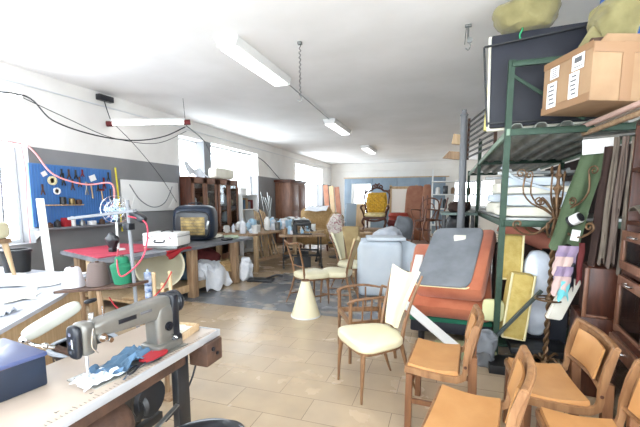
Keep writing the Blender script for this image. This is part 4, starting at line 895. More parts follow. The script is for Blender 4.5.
# ------------------------------------------------------------------ bentwood chairs
M_bent = mat('bentwood_brown', S(88, 50, 34), .35, col2=S(112, 66, 44), scale=6)
def bentwood():
    t = thing('bentwood_chair', 'x', 'chair', (0, 0, 0), 0)
    b = B(); b.lathe([(.01, .445), (.2, .445), (.215, .455), (.205, .472), (.01, .466)], seg=24); obj('seat', b, M_bent, t)
    b = B(); b.tube([(.14*math.cos(a*.5236)*1, .14*math.sin(a*.5236), .26) for a in range(13)], .01, 6, cap=False); obj('stretcher_ring', b, M_bent, t)
    for s in (-1, 1):
        b = B(); b.tube([(s*.15, -.15, .45), (s*.19, -.2, 0)], [.017, .013], 8); obj('leg', b, M_bent, t)
    b = B(); b.tube([(-.2, .24, 0), (-.17, .17, .45), (-.2, .22, .7), (-.16, .27, .86), (0, .29, .92), (.16, .27, .86), (.2, .22, .7), (.17, .17, .45), (.2, .24, 0)], .015, 8, sm=5); obj('bent_back_and_legs', b, M_bent, t)
    b = B(); b.tube([(-.1, .19, .46), (-.12, .23, .65), (-.06, .26, .78), (.0, .27, .8), (.06, .26, .78), (.12, .23, .65), (.1, .19, .46)], .01, 7, sm=5); obj('inner_hoop', b, M_bent, t)
    for s in (-1, 1):
        b = B(); b.tube([(s*.18, .2, .66), (s*.27, .05, .68), (s*.27, -.1, .66), (s*.19, -.13, .5)], .012, 7, sm=4); obj('armrest', b, M_bent, t)
    return t
bw = bentwood(); bw['group'] = 'bentwood armchairs stacked at the back'
poses = [((-.38, 8.0, .72), (0, 0, R(-20)), 'upright brown bentwood armchair on top of the dark table'),
         ((-.2, 7.95, 1.66), (R(178), R(6), R(15)), 'upside down brown bentwood armchair on top of the heap'),
         ((-.62, 7.2, .0), (0, 0, R(150)), 'brown bentwood armchair on the floor at the left of the heap'),
         ((-.05, 7.35, .0), (0, 0, R(200)), 'brown bentwood armchair on the floor at the right of the heap')]
for k, (l, r_, lab) in enumerate(poses):
    o = bw if k == 0 else dup(bw, l, 0, lab, bw['group'])
    o.location = l; o.rotation_euler = r_; o['label'] = lab
t = thing('dark_side_table', 'dark wooden table under the brown bentwood chairs', 'table', (-.32, 8.0, 0))
b = B(); b.box((0, 0, .7), (.9, .8, .04)); obj('tabletop', b, M_redwood, t)
for sx in (-1, 1):
    for sy in (-1, 1): b = B(); b.box((sx*.4, sy*.35, .34), (.05, .05, .68)); obj('leg', b, M_darkwood, t)

# ------------------------------------------------------------------ white foam block and sheets
b = B(); b.pillow((-1.04, 6.3, .47), (.74, .66, .94), (0, 0, R(14)), e=9, n=12); o = obj('foam_block', b, M_foam); tag(o, 'large pale white foam block standing on end mid floor', 'foam block')
b = B(); b.box((-.93, 6.2, .97), (.62, .5, .05), (0, 0, R(14)), bev=.008); tag(obj('foam_slab', b, M_foam), 'thin white foam slab lying on top of the big foam block', 'foam slab')
b = B(); b.sheet(lambda u, v: (-.66+.3*u+.02*math.sin(v*8), 6.15+.1*math.sin(u*4), .95-.5*v-.08*u), 8, 12, .01); tag(obj('foam_sheet', b, M_foam), 'white sheet hanging off the right side of foam block', 'sheet')
lump('white_sheet_pile', (-1.25, 8.6, .47), (.65, .8, .94), M_plastic, 'translucent white plastic heap behind the foam block', 'plastic', 41, .1, 3.5)
lump('grey_bag', (-.98, 9.7, .58), (.5, .5, 1.2), M_greyfab, 'grey covered bundle behind the white plastic heap', 'bundle', 43, .05, 4)
b = B(); b.pillow((-.3, 6.3, .4), (.3, .4, .8), e=5, wob=.02, n=8); tag(obj('shop_bin', b, M_redwood), 'brown wooden box standing left of the cushions', 'box')
# ------------------------------------------------------------------ tan leather chairs
def tan_chair():
    t = thing('leather_chair', 'x', 'chair', (0, 0, 0), 0, 'tan leather chairs')
    W = .265
    for s in (-1, 1):
        b = B(); b.bar((s*.25, -.19, 0), (s*.25, -.19, .42), .04, .045, up=(0, 1, 0)); obj('leg', b, M_chairwood, t)
        b = B(); b.bar((s*.232, .225, 0), (s*.232, .205, .59), .035, .055, up=(0, 1, 0)); obj('leg', b, M_chairwood, t)
    for s in (-1, 1):
        b = B(); pts = [(-.215, .452), (-.1, .44), (.04, .43), (.115, .432), (.155, .455), (.165, .5), (.165, .58), (.185, .7), (.215, .80)]
        P = []; 
        for i in range(len(pts)-1):
            for k in range(3):
                q = k/3; P.append((pts[i][0]*(1-q)+pts[i+1][0]*q, pts[i][1]*(1-q)+pts[i+1][1]*q))
        P.append(pts[-1]); n = len(P)
        up_, dn = [], []
        for i, (y, z) in enumerate(P):
            a = P[max(0, i-1)]; c = P[min(n-1, i+1)]; ty, tz = c[0]-a[0], c[1]-a[1]; l = math.hypot(ty, tz); ny, nz = -tz/l, ty/l
            h = .021 if i < n*.5 else .016
            up_.append((y+ny*h, z+nz*h)); dn.append((y-ny*h, z-nz*h))
        # quads along the rail so bevels stay clean
        bb = B(); g = []
        for i in range(n):
            g.append([bb.bm.verts.new((s*W+dx, yz[0], yz[1])) for dx, yz in ((-.0125, up_[i]), (.0125, up_[i]), (.0125, dn[i]), (-.0125, dn[i]))])
        for i in range(n-1):
            for k in range(4): bb.bm.faces.new((g[i][k], g[i][(k+1) % 4], g[i+1][(k+1) % 4], g[i+1][k]))
        bb.bm.faces.new(g[0]); bb.bm.faces.new(g[-1][::-1]); obj('side_rail', bb, M_palewood, t)
    b = B(); b.sheet(lambda u, v: ((u-.5)*.508, -.205+.33*v, .462-.012*math.sin(math.pi*u)-.02*math.sin(math.pi*v*.9)), 14, 12, -.03)
    obj('seat', b, M_tan, t)
    b = B(); b.box((0, -.212, .445), (.55, .02, .04), bev=.006); obj('apron', b, M_palewood, t)
    b = B(); b.box((0, .12, .425), (.51, .02, .03)); obj('rear_rail', b, M_palewood, t)
    def back(u, v, off=0, w=.51):
        z = .55+v*.25; y = .163+(z-.55)*.2+.03*math.sin(math.pi*u)
        return ((u-.5)*w, y+off, z)
    b = B(); b.sheet(lambda u, v: back(u, v, .012), 14, 8, .016); bk = obj('backrest', b, M_palewood, t)
    b = B(); b.sheet(lambda u, v: (lambda p: (p[0]*.84, p[1], .585+v*.18))(back(.08+.84*u, .12+v*.76, -.014-.012*math.sin(math.pi*u)**.5*math.sin(math.pi*v)**.5)), 14, 10, -.012); obj('back_pad', b, M_tan, bk)
    b = B(); b.tube([back(u/10, 1, .004, .55) for u in range(11)], .017, 8, flat=.8); obj('top_rail', b, M_palewood, bk)
    b = B(); b.tube([back(u/10, 0, .004, .52) for u in range(11)], .013, 8); obj('lower_rail', b, M_palewood, bk)
    b = B()
    for s in (-1, 1): b.bar((s*.25, -.18, .22), (s*.24, .2, .22), .022, .035)
    b.bar((-.25, -.19, .3), (.25, -.19, .3), .022, .035); obj('stretcher', b, M_chairwood, t)
    for s in (-1, 1): b = B(); b.tube([(s*.277, .165, .53), (s*.282, .165, .53)], .01, 10); obj('screw_cap', b, M_darkwood, t)
    return t
tc = tan_chair()
for k, (x, y, rz, lab) in enumerate([
    (.02, 2.73, -94, 'tan leather chair farthest left, in front of the orange cushions'),
    (.68, 2.57, -88, 'tan leather chair between the coat stand and dark cabinet, backrest fully seen'),
    (.18, 1.97, -100, 'tan leather chair at bottom centre with its backrest edge toward viewer'),
    (.735, 1.91, -90, 'tan leather chair cut by the bottom right corner')]):
    o = tc if k == 0 else dup(tc, (x, y, 0), rz, lab)
    o.location = (x, y, 0); o.rotation_euler = (0, 0, R(rz)); o['label'] = lab

# ------------------------------------------------------------------ cream chairs
def cream_chair(bare=False, backm=None):
    t = thing('dining_chair', 'x', 'chair', (0, 0, 0), 0)
    def sf(c):
        k = 1-.16*(c.y/.24) if True else 1
        return (c.x*k, c.y, c.z+.02*math.cos(c.x*5)*(1 if c.z > 0 else 0))
    b = B(); b.pillow((0, 0, .445), (.5, .48, .1), e=3.6, n=12, fn=sf); obj('seat', b, M_cream, t)
    b = B(); b.pillow((0, 0, .405), (.45, .44, .05), e=5, n=6, fn=sf); obj('seat_frame', b, M_walnut, t)
    for s in (-1, 1):
        b = B(); b.tube([(s*.2, -.18, .41), (s*.215, -.195, .2), (s*.22, -.2, 0)], [.022, .016, .009], 10, sm=3); obj('leg', b, M_walnut, t)
        b = B(); b.tube([(s*.16, .19, .43), (s*.18, .25, .2), (s*.2, .33, 0)], [.02, .016, .009], 10, sm=3); obj('leg', b, M_walnut, t)
        b = B(); b.tube([(s*.16, .19, .4), (s*.17, .22, .6), (s*.19, .28, .82), (s*.215, .34, .99)], [.02, .015, .012, .01], 10, sm=4); obj('back_stile', b, M_walnut, t)
    if not bare:
        def bf(u, v):
            w = .14+.22*v**1.1; x = (u-.5)*w
            return (x, .2+.13*v**1.2+.035*math.sin(math.pi*u)*(.5+v*.5)-.02, .53+v*(.5-.045*math.sin(math.pi*u)*(1 if v > .5 else v*2)))
        b = B(); b.sheet(bf, 14, 18, .035); obj('backrest', b, backm or M_cream, t)
    else:
        b = B(); b.tube([(-.21, .34, .98), (0, .37, .95), (.21, .34, .98)], .014, 8, sm=5); b.tube([(-.165, .22, .6), (0, .23, .6), (.165, .22, .6)], .011, 8); obj('back_rail', b, M_walnut, t)
    return t
cc = cream_chair(); cc.location = (-.55, 3.0, 0); cc.rotation_euler = (0, 0, R(-50)); cc['label'] = 'cream upholstered dining chair alone at centre with tall fan back'
def brace(t, m=M_walnut):
    b = B(); b.bar((-.2, -.18, .14), (-.19, .27, .14), .02, .02); b.bar((.2, -.18, .14), (.19, .27, .14), .02, .02); b.bar((-.2, .05, .14), (.2, .05, .14), .02, .02); obj('stretcher', b, m, t)
c2 = cream_chair(True); c2.location = (-1.95, 5.35, 0); c2.rotation_euler = (0, 0, R(140)); c2['label'] = 'cream seated chair with bare open wooden back behind the lampshade'; c2['group'] = 'cream chairs in the middle of the floor'; brace(c2)
c3 = cream_chair(False, mat('khaki_upholstery', S(190, 172, 134), .8)); c3.location = (-1.6, 5.6, 0); c3.rotation_euler = (0, 0, R(-88)); c3['label'] = 'dining chair with padded khaki back seen edge on near foam block'; c3['group'] = c2['group']; brace(c3)
c4 = dup(cc, (-1.55, 6.45, 0), 75, 'farther cream chair whose seat shows just left of the foam block'); c4['group'] = c2['group']
# lampshade
t = thing('lampshade', 'tall cream cone lampshade standing on the floor', 'lampshade', (-1.78, 4.68, 0))
b = B(); b.lathe([(.2, .012), (.055, .5), (.05, .5), (.195, .012), (.2, .012)], seg=36); obj('shade', b, mat('lampshade_cloth', S(222, 214, 182), .8), t)
b = B(); b.lathe([(.196, 0), (.206, 0), (.206, .018), (.196, .018), (.196, 0)], seg=36); obj('lower_ring', b, M_white, t)
b = B(); b.lathe([(.048, .495), (.058, .495), (.058, .51), (.048, .51), (.048, .495)], seg=24); obj('upper_ring', b, M_walnut, t)
# bare armchair frame
t = thing('armchair_frame', 'bare wooden armchair frame without upholstery behind the cream chair', 'armchair frame', (-.75, 3.72, 0), -62)
for s in (-1, 1):
    b = B(); b.tube([(s*.25, -.22, 0), (s*.25, -.22, .62)], [.016, .02], 8); obj('leg', b, M_walnut, t)
    b = B(); b.tube([(s*.2, .27, 0), (s*.2, .22, .42), (s*.2, .25, .66)], [.016, .02, .014], 8, sm=3); obj('leg', b, M_walnut, t)
    b = B(); b.tube([(s*.21, .25, .64), (s*.28, .05, .66), (s*.27, -.18, .64), (s*.25, -.25, .6)], [.016, .02, .022, .018], 8, sm=4, flat=.7); obj('armrest', b, M_walnut, t)
    b = B()
    for k in range(3): b.tube([(s*.245, -.1+.09*k, .42), (s*.265, -.1+.09*k, .64)], .009, 6)
    obj('arm_spindles', b, M_walnut, t)
b = B(); b.bar((-.25, -.22, .4), (.25, -.22, .4), .03, .05); b.bar((-.2, .22, .4), (.2, .22, .4), .03, .05)
for s in (-1, 1): b.bar((s*.25, -.22, .4), (s*.2, .22, .4), .03, .05)
obj('seat_rail', b, M_walnut, t)
b = B(); b.tube([(-.2, .25, .66), (0, .28, .67), (.2, .25, .66)], .014, 8, sm=4); b.tube([(-.2, .24, .5), (0, .25, .5), (.2, .24, .5)], .012, 8); obj('back_rail', b, M_walnut, t)

# ------------------------------------------------------------------ cushions pile
t = thing('sofa_base', 'dark mattress base with green edge under the orange cushions', 'base', (.05, 4.5, 0))
b = B(); b.box((.1, 4.62, .17), (.85, .75, .13), bev=.02); obj('body', b, M_navy, t, world=True)
b = B(); b.box((.1, 4.62, .26), (.87, .77, .05), bev=.01); obj('green_edge', b, mat('green_cloth', S(30, 110, 84), .8), t, world=True, label='bright green upper edge')
for x, y in ((-.2, 4.3), (.4, 4.3), (-.2, 4.95), (.4, 4.95)):
    b = B(); b.lathe([(.01, 0), (.035, 0), (.04, .115), (.01, .115)], (x, y, 0), 12); obj('foot', b, M_blackpl, t, world=True)
def cushion(name, c, d, rot, m, mtop, label, pip=M_piping, group=None):
    t = thing(name, label, 'cushion', c, rot=tuple(R(a) for a in rot), group=group)
    b = B(); b.box((0, 0, 0), d, bev=min(d)*.3); 
    for v in b.bm.verts: v.co.z *= 1+.1*math.cos(v.co.x/d[0]*2.6)*math.cos(v.co.y/d[1]*2.6)
    obj('body', b, m, t)
    if mtop:
        b = B(); b.pillow((-.055, .0, d[2]/2-.004), (d[0]*.82, d[1]*.97, .05), e=9, n=12); obj('top_panel', b, mtop, t, label='grey top panel')
        for i, zz in enumerate((d[2]/2-.012,)):
            w2, h2 = d[0]/2*.82, d[1]/2*.965; r_ = .06; P = []
            for cx, cy, a0 in ((w2-r_, h2-r_, 0), (-w2+r_, h2-r_, 90), (-w2+r_, -h2+r_, 180), (w2-r_, -h2+r_, 270)):
                for k in range(5): P.append((cx+r_*math.cos(R(a0+k*22.5)), cy+r_*math.sin(R(a0+k*22.5)), zz))
            P = [(q[0]-.055, q[1], q[2]) for q in P]; P.append(P[0]); b = B(); b.tube(P, .008, 6, cap=False); obj('piping', b, pip, t)
    return t
b = B(); b.bar((-.02, 5.3, 0), (-.02, 5.3, .75), .8, .3, up=(0, 1, 0), bev=.02); tag(obj('backing_crate', b, M_ply), 'plywood crate hidden behind the leaning orange cushions', 'crate')
cushion('seat_cushion', (.08, 4.6, .665), (.92, 1.1, .2), (33, 0, -3), M_orange, None, 'larger orange velvet cushion underneath, sloping on the dark base')
cushion('seat_cushion', (.16, 4.53, .885), (.72, 1.06, .2), (33, -3, -15), M_orange, M_greyfab, 'grey topped orange sided cushion leaning on top of the pile')
b = B(); b.box((.2, 4.72, 1.14), (.16, .09, .05), (R(33), 0, R(5)), bev=.01); tag(obj('foam_offcut', b, M_foamcream), 'small cream foam block on the grey topped cushion', 'foam')
b = B(); b.box((-.29, 4.6, .8), (.1, .4, .03), (R(33), 0, R(-5)), bev=.008); tag(obj('paper_pack', b, M_paper), 'white paper packet wedged at the left of the grey cushion', 'packet')
b = B(); b.bar((-.42, 4.0, .52), (.2, 3.75, .12), .1, .02, up=(0, -.6, 1)); tag(obj('perforated_strap', b, M_white), 'white perforated flat strip slanting down in front of the dark base', 'strip')
b = B(); b.box((.25, 3.95, .06), (.55, .3, .1), (0, 0, R(12)), bev=.02); tag(obj('pale_green_pad', b, mat('sage_pad', S(160, 164, 128), .8)), 'pale green pad on floor under the white perforated strip', 'pad')
lump('grey_bag', (.42, 3.78, .17), (.2, .2, .34), M_greyfab, 'grey blue bag on the floor at the foot of green post', 'bag', 51, .04, 3)

# ------------------------------------------------------------------ green steel rack
PX, PY = .53, 3.89
t = thing('steel_rack', 'green steel shelving rack with corrugated shelf and tall front posts', 'shelving rack', (PX, PY, 0))
def post(x, y, h, lab=None):
    b = B(); b.box((x-.02+.02, y, h/2), (.05, .006, h), bev=0); b.box((x-.025, y+.025, h/2), (.006, .05, h), bev=0)
    b.box((x, y+.025, .01), (.08, .1, .02)); obj('post', b, M_green, t, world=True)
for x, y, h in ((PX, PY, 2.86), (1.75, PY, 2.86), (PX, 6.9, 2.62), (1.75, 6.9, 2.62), (PX, 9.8, 2.3), (1.75, 9.8, 2.3)): post(x, y, h)
def corr(z, y0, y1, m):
    b = B(); n = 6
    b.sheet(lambda u, v: (PX+.02+u*(1.72-PX), y0+(y1-y0)*v, z+.034*math.tanh(2.5*math.sin(u*2*math.pi*n))), 128, 2, .004)
    return obj('corrugated_shelf', b, m, t, world=True)
corr(2.262, PY, 6.9, M_corr); corr(2.262, 6.92, 9.8, M_corr)
b = B(); b.box((1.14, 5.4, 1.42), (1.2, 3.0, .03)); obj('lower_shelf', b, M_steel, t, world=True)
b = B(); b.box((1.14, 8.35, 1.42), (1.2, 2.85, .03)); obj('lower_shelf', b, M_steel, t, world=True)
for z in (2.22, 1.38):
    for x in (PX, 1.75):
        b = B(); b.box((x, 6.85, z), (.03, 5.95, .06)); obj('side_beam', b, M_green if z < 2 else mat('light_green_steel', S(128, 150, 130), .5, .3), t, world=True)
    for y in (PY, 6.9, 9.8):
        b = B(); b.box((1.14, y+.01, z), (1.2, .03, .06)); obj('cross_beam', b, M_green, t, world=True)
b = B(); b.box((1.14, PY, 2.82), (1.22, .03, .05)); b.bar((PX+.02, PY+.02, 2.72), (PX+.6, PY+.02, 2.3), .03, .012, up=(0, 1, 0)); obj('brace', b, M_green, t, world=True)
b = B(); b.bar((PX, PY-.03, .28), (.9, PY+.02, .75), .035, .03); obj('brace', b, mat('dark_grey_green', S(66, 76, 74), .5), t, world=True)
b = B(); b.box((1.14, 4.5, .12), (1.2, .9, .03)); obj('bottom_shelf', b, M_green, t, world=True)
b = B()
for k in range(4): b.tube([(PX+.2+.3*k, 5, 1.95), (PX+.3+.3*k, 6.5, 1.98)], .02, 6)
b.box((1.14, 5.0, 1.92), (1.1, .04, .04)); b.box((1.14, 6.4, 1.94), (1.1, .04, .04)); obj('under_rails', b, M_steel, t, world=True)
b = B(); b.box((1.79, 6.0, 1.1), (.02, 4.3, 2.15)); obj('added_dark_panel', b, M_brownfab, t, world=True)  # added dark sheet standing in for the dim depth, also blocks light from right
# top of the rack: panels
t = thing('rod_rack', 'thin black metal frame standing against the big black panel', 'frame', (.4, 4.45, 2.31))
b = B(); b.bar((.36, 4.05, 2.31), (.3, 4.05, 3.05), .018, .018); b.bar((.3, 4.05, 3.05), (1.45, 4.05, 3.16), .018, .018); b.bar((1.45, 4.05, 3.16), (1.45, 4.05, 2.31), .018, .018); b.bar((.36, 4.05, 2.34), (1.45, 4.05, 2.34), .018, .018); obj('rods', b, M_black, t, world=True)
b = B(); b.box((.93, 4.13, 2.75), (1.1, .06, .86), (0, R(-1.5), 0), bev=.01); tag(obj('black_board', b, M_navy), 'large black board standing upright on top of the green rack', 'panel')
b = B(); b.box((.94, 4.195, 2.75), (1.16, .05, .9), (0, R(-1.5), 0), bev=.006); tag(obj('cream_board', b, M_foamcream), 'cream board behind the black board, its edge showing left and top', 'board')
b = B(); b.box((.39, 4.27, 2.71), (.05, .09, .8), (0, R(2), 0), bev=.02); tag(obj('yellow_foam_strip', b, mat('pale_yellow_foam', S(216, 204, 130), .8)), 'pale yellow upright foam strip beside the black board', 'foam')
for nm, c, d, sd, lab in (('olive_bundle', (.62, 4.62, 3.48-.05+.02), (.6, .4, .2), 61, 'olive green cloth bundle on top of the black board, left end'),):
    b = B()
    b.pillow((0, 0, 0), (.54, .4, .3), e=2.6, wob=.03, seed=sd, n=14, fn=lambda q: (q.x*(1+.08*math.sin(q.z*20)), q.y, q.z))
    o = obj(nm, b, M_olive); o.location = (.66, 4.18, 3.33); tag(o, lab, 'cloth')
cable('green_tie', [(.62, 4.1, 3.2), (.62, 4.05, 3.17), (.6, 4.05, 3.12), (.61, 4.05, 3.08)], .008, mat('bright_green_ribbon', S(40, 140, 90), .6), 'short green ribbon hanging from the olive bundle')
# dark gate rack farther & wooden column
b = B(); b.tube([(.24, 6.0, 0), (.24, 6.0, 1.4), (.22, 6.0, 2.84)], [.06, .055, .045], 12, sm=3); b.lathe([(.05, 0), (.06, .02), (.03, .06), (.035, .09), (.005, .1)], (.22, 6.0, 2.82), 12); tag(obj('grey_post', b, M_grey), 'weathered grey round wooden post left of the green rack', 'post')
t = thing('metal_grate', 'dark slatted metal grating standing on the rack behind the grey post', 'grating', (.6, 7.0, 2.31))
b = B()
for k in range(8): b.bar((.35, 7.2, 2.35+k*.085), (.62, 5.7, 2.35+k*.085), .02, .03)
obj('slats', b, M_black, t, world=True)
b = B(); b.bar((.35, 7.2, 2.31), (.35, 7.2, 3.02), .04); obj('upright', b, M_rust, t, world=True)
b = B(); b.bar((.62, 5.7, 2.31), (.62, 5.7, 3.02), .04); obj('upright', b, M_rust, t, world=True)
for nm, pts, m, lab in (('chair_leg_bundle', [(.1, 6.6, 2.55), (.2, 6.5, 2.6), (.28, 6.4, 2.62)], M_pine, 'pale yellow wooden block poking out beside the grey post'),):
    b = B(); b.box((.13, 6.05, 2.5), (.12, .1, .14), (0, R(10), 0)); tag(obj(nm, b, M_pine), lab, 'block')
b = B(); b.prism([(-.14, -.03), (.1, -.06), (.12, .05), (-.05, .07)], .08, (.08, 6.05, 2.26)); tag(obj('carved_bracket', b, M_bench), 'tan carved wooden bracket fixed on the grey post', 'bracket')
# green folded side table behind grey post
t = thing('green_table', 'grey green topped table behind the grey topped cushion', 'table', (.3, 6.4, 0))
b = B(); b.box((.2, 6.62, 1.38), (.52, .9, .035), (0, 0, R(3))); obj('tabletop', b, mat('sage_table', S(104, 122, 116), .5), t, world=True)
for x, y in ((0, 6.22), (.42, 6.24), (-.02, 7.0), (.4, 7.02)): b = B(); b.box((x, y, .68), (.05, .05, 1.36)); obj('leg', b, M_black, t, world=True)
lump('black_bag', (.2, 6.5, 1.1), (.36, .4, .5), M_black, 'black bag hanging under the grey green tabletop', 'bag', 71, .05, 3)
lump('dark_cloth_heap', (.22, 6.6, 1.47), (.35, .4, .16), M_brownfab, 'dark maroon cloth heap on grey green table', 'cloth', 72, .05)
# far shelf clutter near the bright window
t = thing('open_shelf', 'tall pale open shelf with small items before the far bright window', 'shelf', (.35, 11.0, 0))
b = B()
for x in (-.35, .9): b.bar((x, 11.0, 0), (x, 11.0, 2.45), .04, .04)
for z in (.9, 1.35, 1.75, 2.1): b.box((.28, 11.0, z), (1.3, .4, .03))
obj('frame', b, M_white, t, world=True)
k = 0
for z in (.915, 1.365, 1.765):
    for x in (-.2, 0, .2, .4, .6):
        h = rnd.uniform(.1, .28); b = B()
        if k % 2: b.box((0, 0, h/2), (.13, .2, h))
        else: b.lathe([(.005, 0), (.06, 0), (.06, h*.8), (.03, h), (.005, h)], seg=10)
        o = obj('shelf_item', b, [M_white, M_blackpl, M_bench, M_bluewrap, M_redwood][k % 5]); o.location = (x, 10.95, z)
        o.name = 'tin' if k % 2 == 0 else 'small_box'
        tag(o, ['white', 'black', 'brown', 'pale blue', 'reddish'][k % 5]+(' box' if k % 2 else ' tin')+' on the pale open shelf by the far window', 'box' if k % 2 else 'tin', 'items on the pale open shelf'); k += 1
# foam stacks on lower shelf
for k, (x, y, z, w_, d, h, rot) in enumerate([(.9, 4.3, 1.435, .75, .6, .1, 3), (.93, 4.35, 1.535, .7, .6, .12, -4), (.9, 4.4, 1.655, .6, .5, .08, 6), (.86, 4.5, 1.735, .5, .5, .1, -3), (.85, 5.3, 1.435, .6, .6, .14, 5), (.82, 5.3, 1.575, .6, .5, .1, -6), (.84, 5.3, 1.675, .5, .5, .14, 2), (1.3, 5.2, 1.435, .35, .7, .38, 0)]):
    b = B(); b.pillow((0, 0, h/2), (w_, d, h), e=8, n=8, wob=.008, seed=k); o = obj('foam_sheet', b, [M_foamcream, M_foam][k % 2]); o.location = (x, y, z); o.rotation_euler = (0, 0, R(rot))
    tag(o, 'white foam slab in the stacks on the lower rack shelf', 'foam slab', 'foam slabs on the lower rack shelf')
b = B(); b.sheet(lambda u, v: (.56+.6*u, 4.1+.3*v, 1.9-.25*u**.6+.05*v), 10, 6, .02); tag(obj('curved_foam', b, M_foam), 'curved thin white foam sheet draped over the nearer foam stack', 'foam')
# behind / under lower shelf
t = thing('pink_roll', 'salmon pink fabric roll lying across under the lower shelf', 'fabric roll', (.95, 4.6, 1.2))
b = B(); b.tube([(.62, 4.7, 1.33), (1.2, 4.55, 1.08)], .095, 16); obj('roll', b, mat('salmon_fabric', S(170, 104, 84), .8, col2=S(154, 92, 74), scale=5), t, world=True)
b = B(); b.tube([(.61, 4.703, 1.335), (1.21, 4.547, 1.075)], .03, 12); obj('core', b, M_card, t, world=True)
b = B(); b.tube([(1.0, 4.45, 1.0), (1.12, 4.42, 1.0)], .09, 16); tag(obj('dark_roll', b, M_black), 'short dark roll end beneath the salmon roll', 'roll')
b = B(); b.box((.98, 4.83, .62), (.8, .2, .95), bev=.02); tag(obj('dark_crate', b, M_brownfab), 'dark brown crate at the back under the rack', 'crate')
def slabcushion(c, d, rot, lab):
    t = thing('foam_cushion', lab, 'cushion', c, rot=tuple(R(a) for a in rot))
    b = B(); b.pillow((0, 0, 0), d, e=8, n=10, wob=.004); obj('body', b, M_yellow, t)
    w2, h2, y = d[0]/2*.93, d[2]/2*.97, -d[1]/2+.006
    b = B(); b.tube([(-w2, y, -h2), (w2, y, -h2), (w2, y, h2), (-w2, y, h2), (-w2, y, -h2)], .012, 6, cap=False); obj('piping', b, M_piping, t)
slabcushion((.66, 4.22, 1.02), (.2, .2, .46), (-3, 1, 4), 'upper mustard yellow foam cushion upright behind the green post')
slabcushion((.71, 4.02, .56), (.22, .17, .66), (-5, 7, 6), 'lower mustard yellow foam cushion leaning right of the green post')
b = B(); b.box((.6, 4.28, .7), (.5, .14, .2), bev=.02); 
b.bm.free()
lump('wrapped_pillow', (.91, 4.15, .66), (.24, .22, .86), M_plastic, 'pale pillow in milky plastic wrap standing beside coat stand', 'pillow', 81, .035, 3)
b = B(); b.pillow((.5, 3.98, .5), (.2, .1, .22), e=5, n=5); tag(obj('cream_pad', b, mat('lime_cream_pad', S(206, 204, 156), .8)), 'small pale lime pad under the orange cushions left of post', 'pad')
b = B(); b.box((1.02, 4.32, .48), (.42, .1, .85), (R(-4), 0, 0), bev=.01); tag(obj('navy_board', b, M_navy), 'dark navy board standing behind the coat stand', 'board')
b = B(); b.box((.9, 3.95, .18), (.5, .35, .06)); b.box((.7, 3.75, .04), (.5, .3, .08)); tag(obj('black_scrap_metal', b, M_black), 'dark flat metal pieces on the floor below the rack', 'metal')
b = B(); b.prism([(-.07, -.2), (.05, -.18), (.09, .2), (-.03, .2)], .06, (1.0, 3.66, .74), (0, R(14), 0), bev=.01); tag(obj('cream_wedge', b, M_foamcream), 'cream foam wedge hanging right of the coat stand pole', 'foam')

# ------------------------------------------------------------------ wrought iron coat stand
t = thing('coat_stand', 'wrought iron twisted coat stand with scrolling arms', 'coat stand', (.92, 3.72, 0), 0)
b = B()
for ph in (0, math.pi):
    P = []
    for k in range(91):
        z = .1+k*.0155; a = k*.62+ph; P.append((.013*math.cos(a), .013*math.sin(a), z))
    b.tube(P, .0135, 6)
obj('twisted_pole', b, M_iron, t)
b = B(); b.lathe([(.01, 1.42), (.03, 1.45), (.036, 1.5), (.02, 1.54), (.014, 1.64), (.026, 1.68), (.028, 1.7), (.014, 1.74), (.012, 1.78), (.024, 1.8), (.02, 1.83), (.006, 1.9), (.001, 1.91)], seg=14)
for k in range(6): b.ball((.026*math.cos(k*1.047), .026*math.sin(k*1.047), 1.7), .012, 1, (1, 1, 1.6)); b.ball((.022*math.cos(k*1.047), .022*math.sin(k*1.047), 1.81), .009, 1, (1, 1, 1.8))
obj('finial', b, M_iron, t)
def scroll(c, r0, turns, a0, d=1, n=26):
    out = []
    for k in range(n): f = k/(n-1); r_ = r0*(1-.8*f); a = a0+d*turns*2*math.pi*f; out.append((c[0]+r_*math.cos(a), c[1]+r_*math.sin(a)))
    return out
for k in range(6):
    a = k*math.pi/3+.12; ca, sa = math.cos(a), math.sin(a)
    main = [(.02, 1.46), (.1, 1.52), (.2, 1.57), (.27, 1.66), (.27, 1.76), (.26, 1.82)]+[(x, z) for x, z in scroll((.3, 1.83), .04, 1.3, math.pi, -1)]
    b = B(); b.tube([(x*ca, x*sa, z) for x, z in main], [.0075]*5+[.006]*(len(main)-5), 7, sm=2); arm = obj('arm', b, M_iron, t)
    low = [(.02, 1.44), (.08, 1.36), (.16, 1.3), (.25, 1.3), (.32, 1.35)]+scroll((.3, 1.385), .04, 1.2, -.9, 1)
    b = B(); b.tube([(x*ca, x*sa, z) for x, z in low], .009, 6, sm=2); obj('lower_scroll', b, M_iron, t)
    inn = [(.03, 1.5), (.09, 1.58), (.14, 1.62)]+scroll((.14, 1.585), .035, 1.3, 1.57, -1)
    b = B(); b.tube([(x*ca, x*sa, z) for x, z in inn], .007, 6, sm=2); obj('inner_scroll', b, M_iron, t)
b = B()
for k in range(24): pass
b.tube([(0.11*math.cos(k*.2618), .11*math.sin(k*.2618), .72) for k in range(25)], .009, 6, cap=False); b.tube([(-.11, 0, .72), (.11, 0, .72)], .007, 6); b.tube([(0, -.11, .72), (0, .11, .72)], .007, 6); b.ball((0, 0, .72), .035)
obj('umbrella_ring', b, M_iron, t)
b = B(); b.ball((0, 0, .12), .04)
for k in range(4):
    a = k*math.pi/2+.5; P = [(.02, .14), (.1, .2), (.18, .14), (.24, .03)]+scroll((.25, .05), .035, 1, -1.5, 1)
    b.tube([(x*math.cos(a), x*math.sin(a), max(z, .012)) for x, z in P], .012, 6, sm=2)
obj('base', b, M_iron, t)
t = thing('camera_lens', 'small white and black can hung among the coat stand arms', 'can', (1.0, 3.6, 1.42))
b = B(); b.tube([(0, 0, 0), (.05, -.06, .04)], .045, 16); obj('body', b, M_white, t)
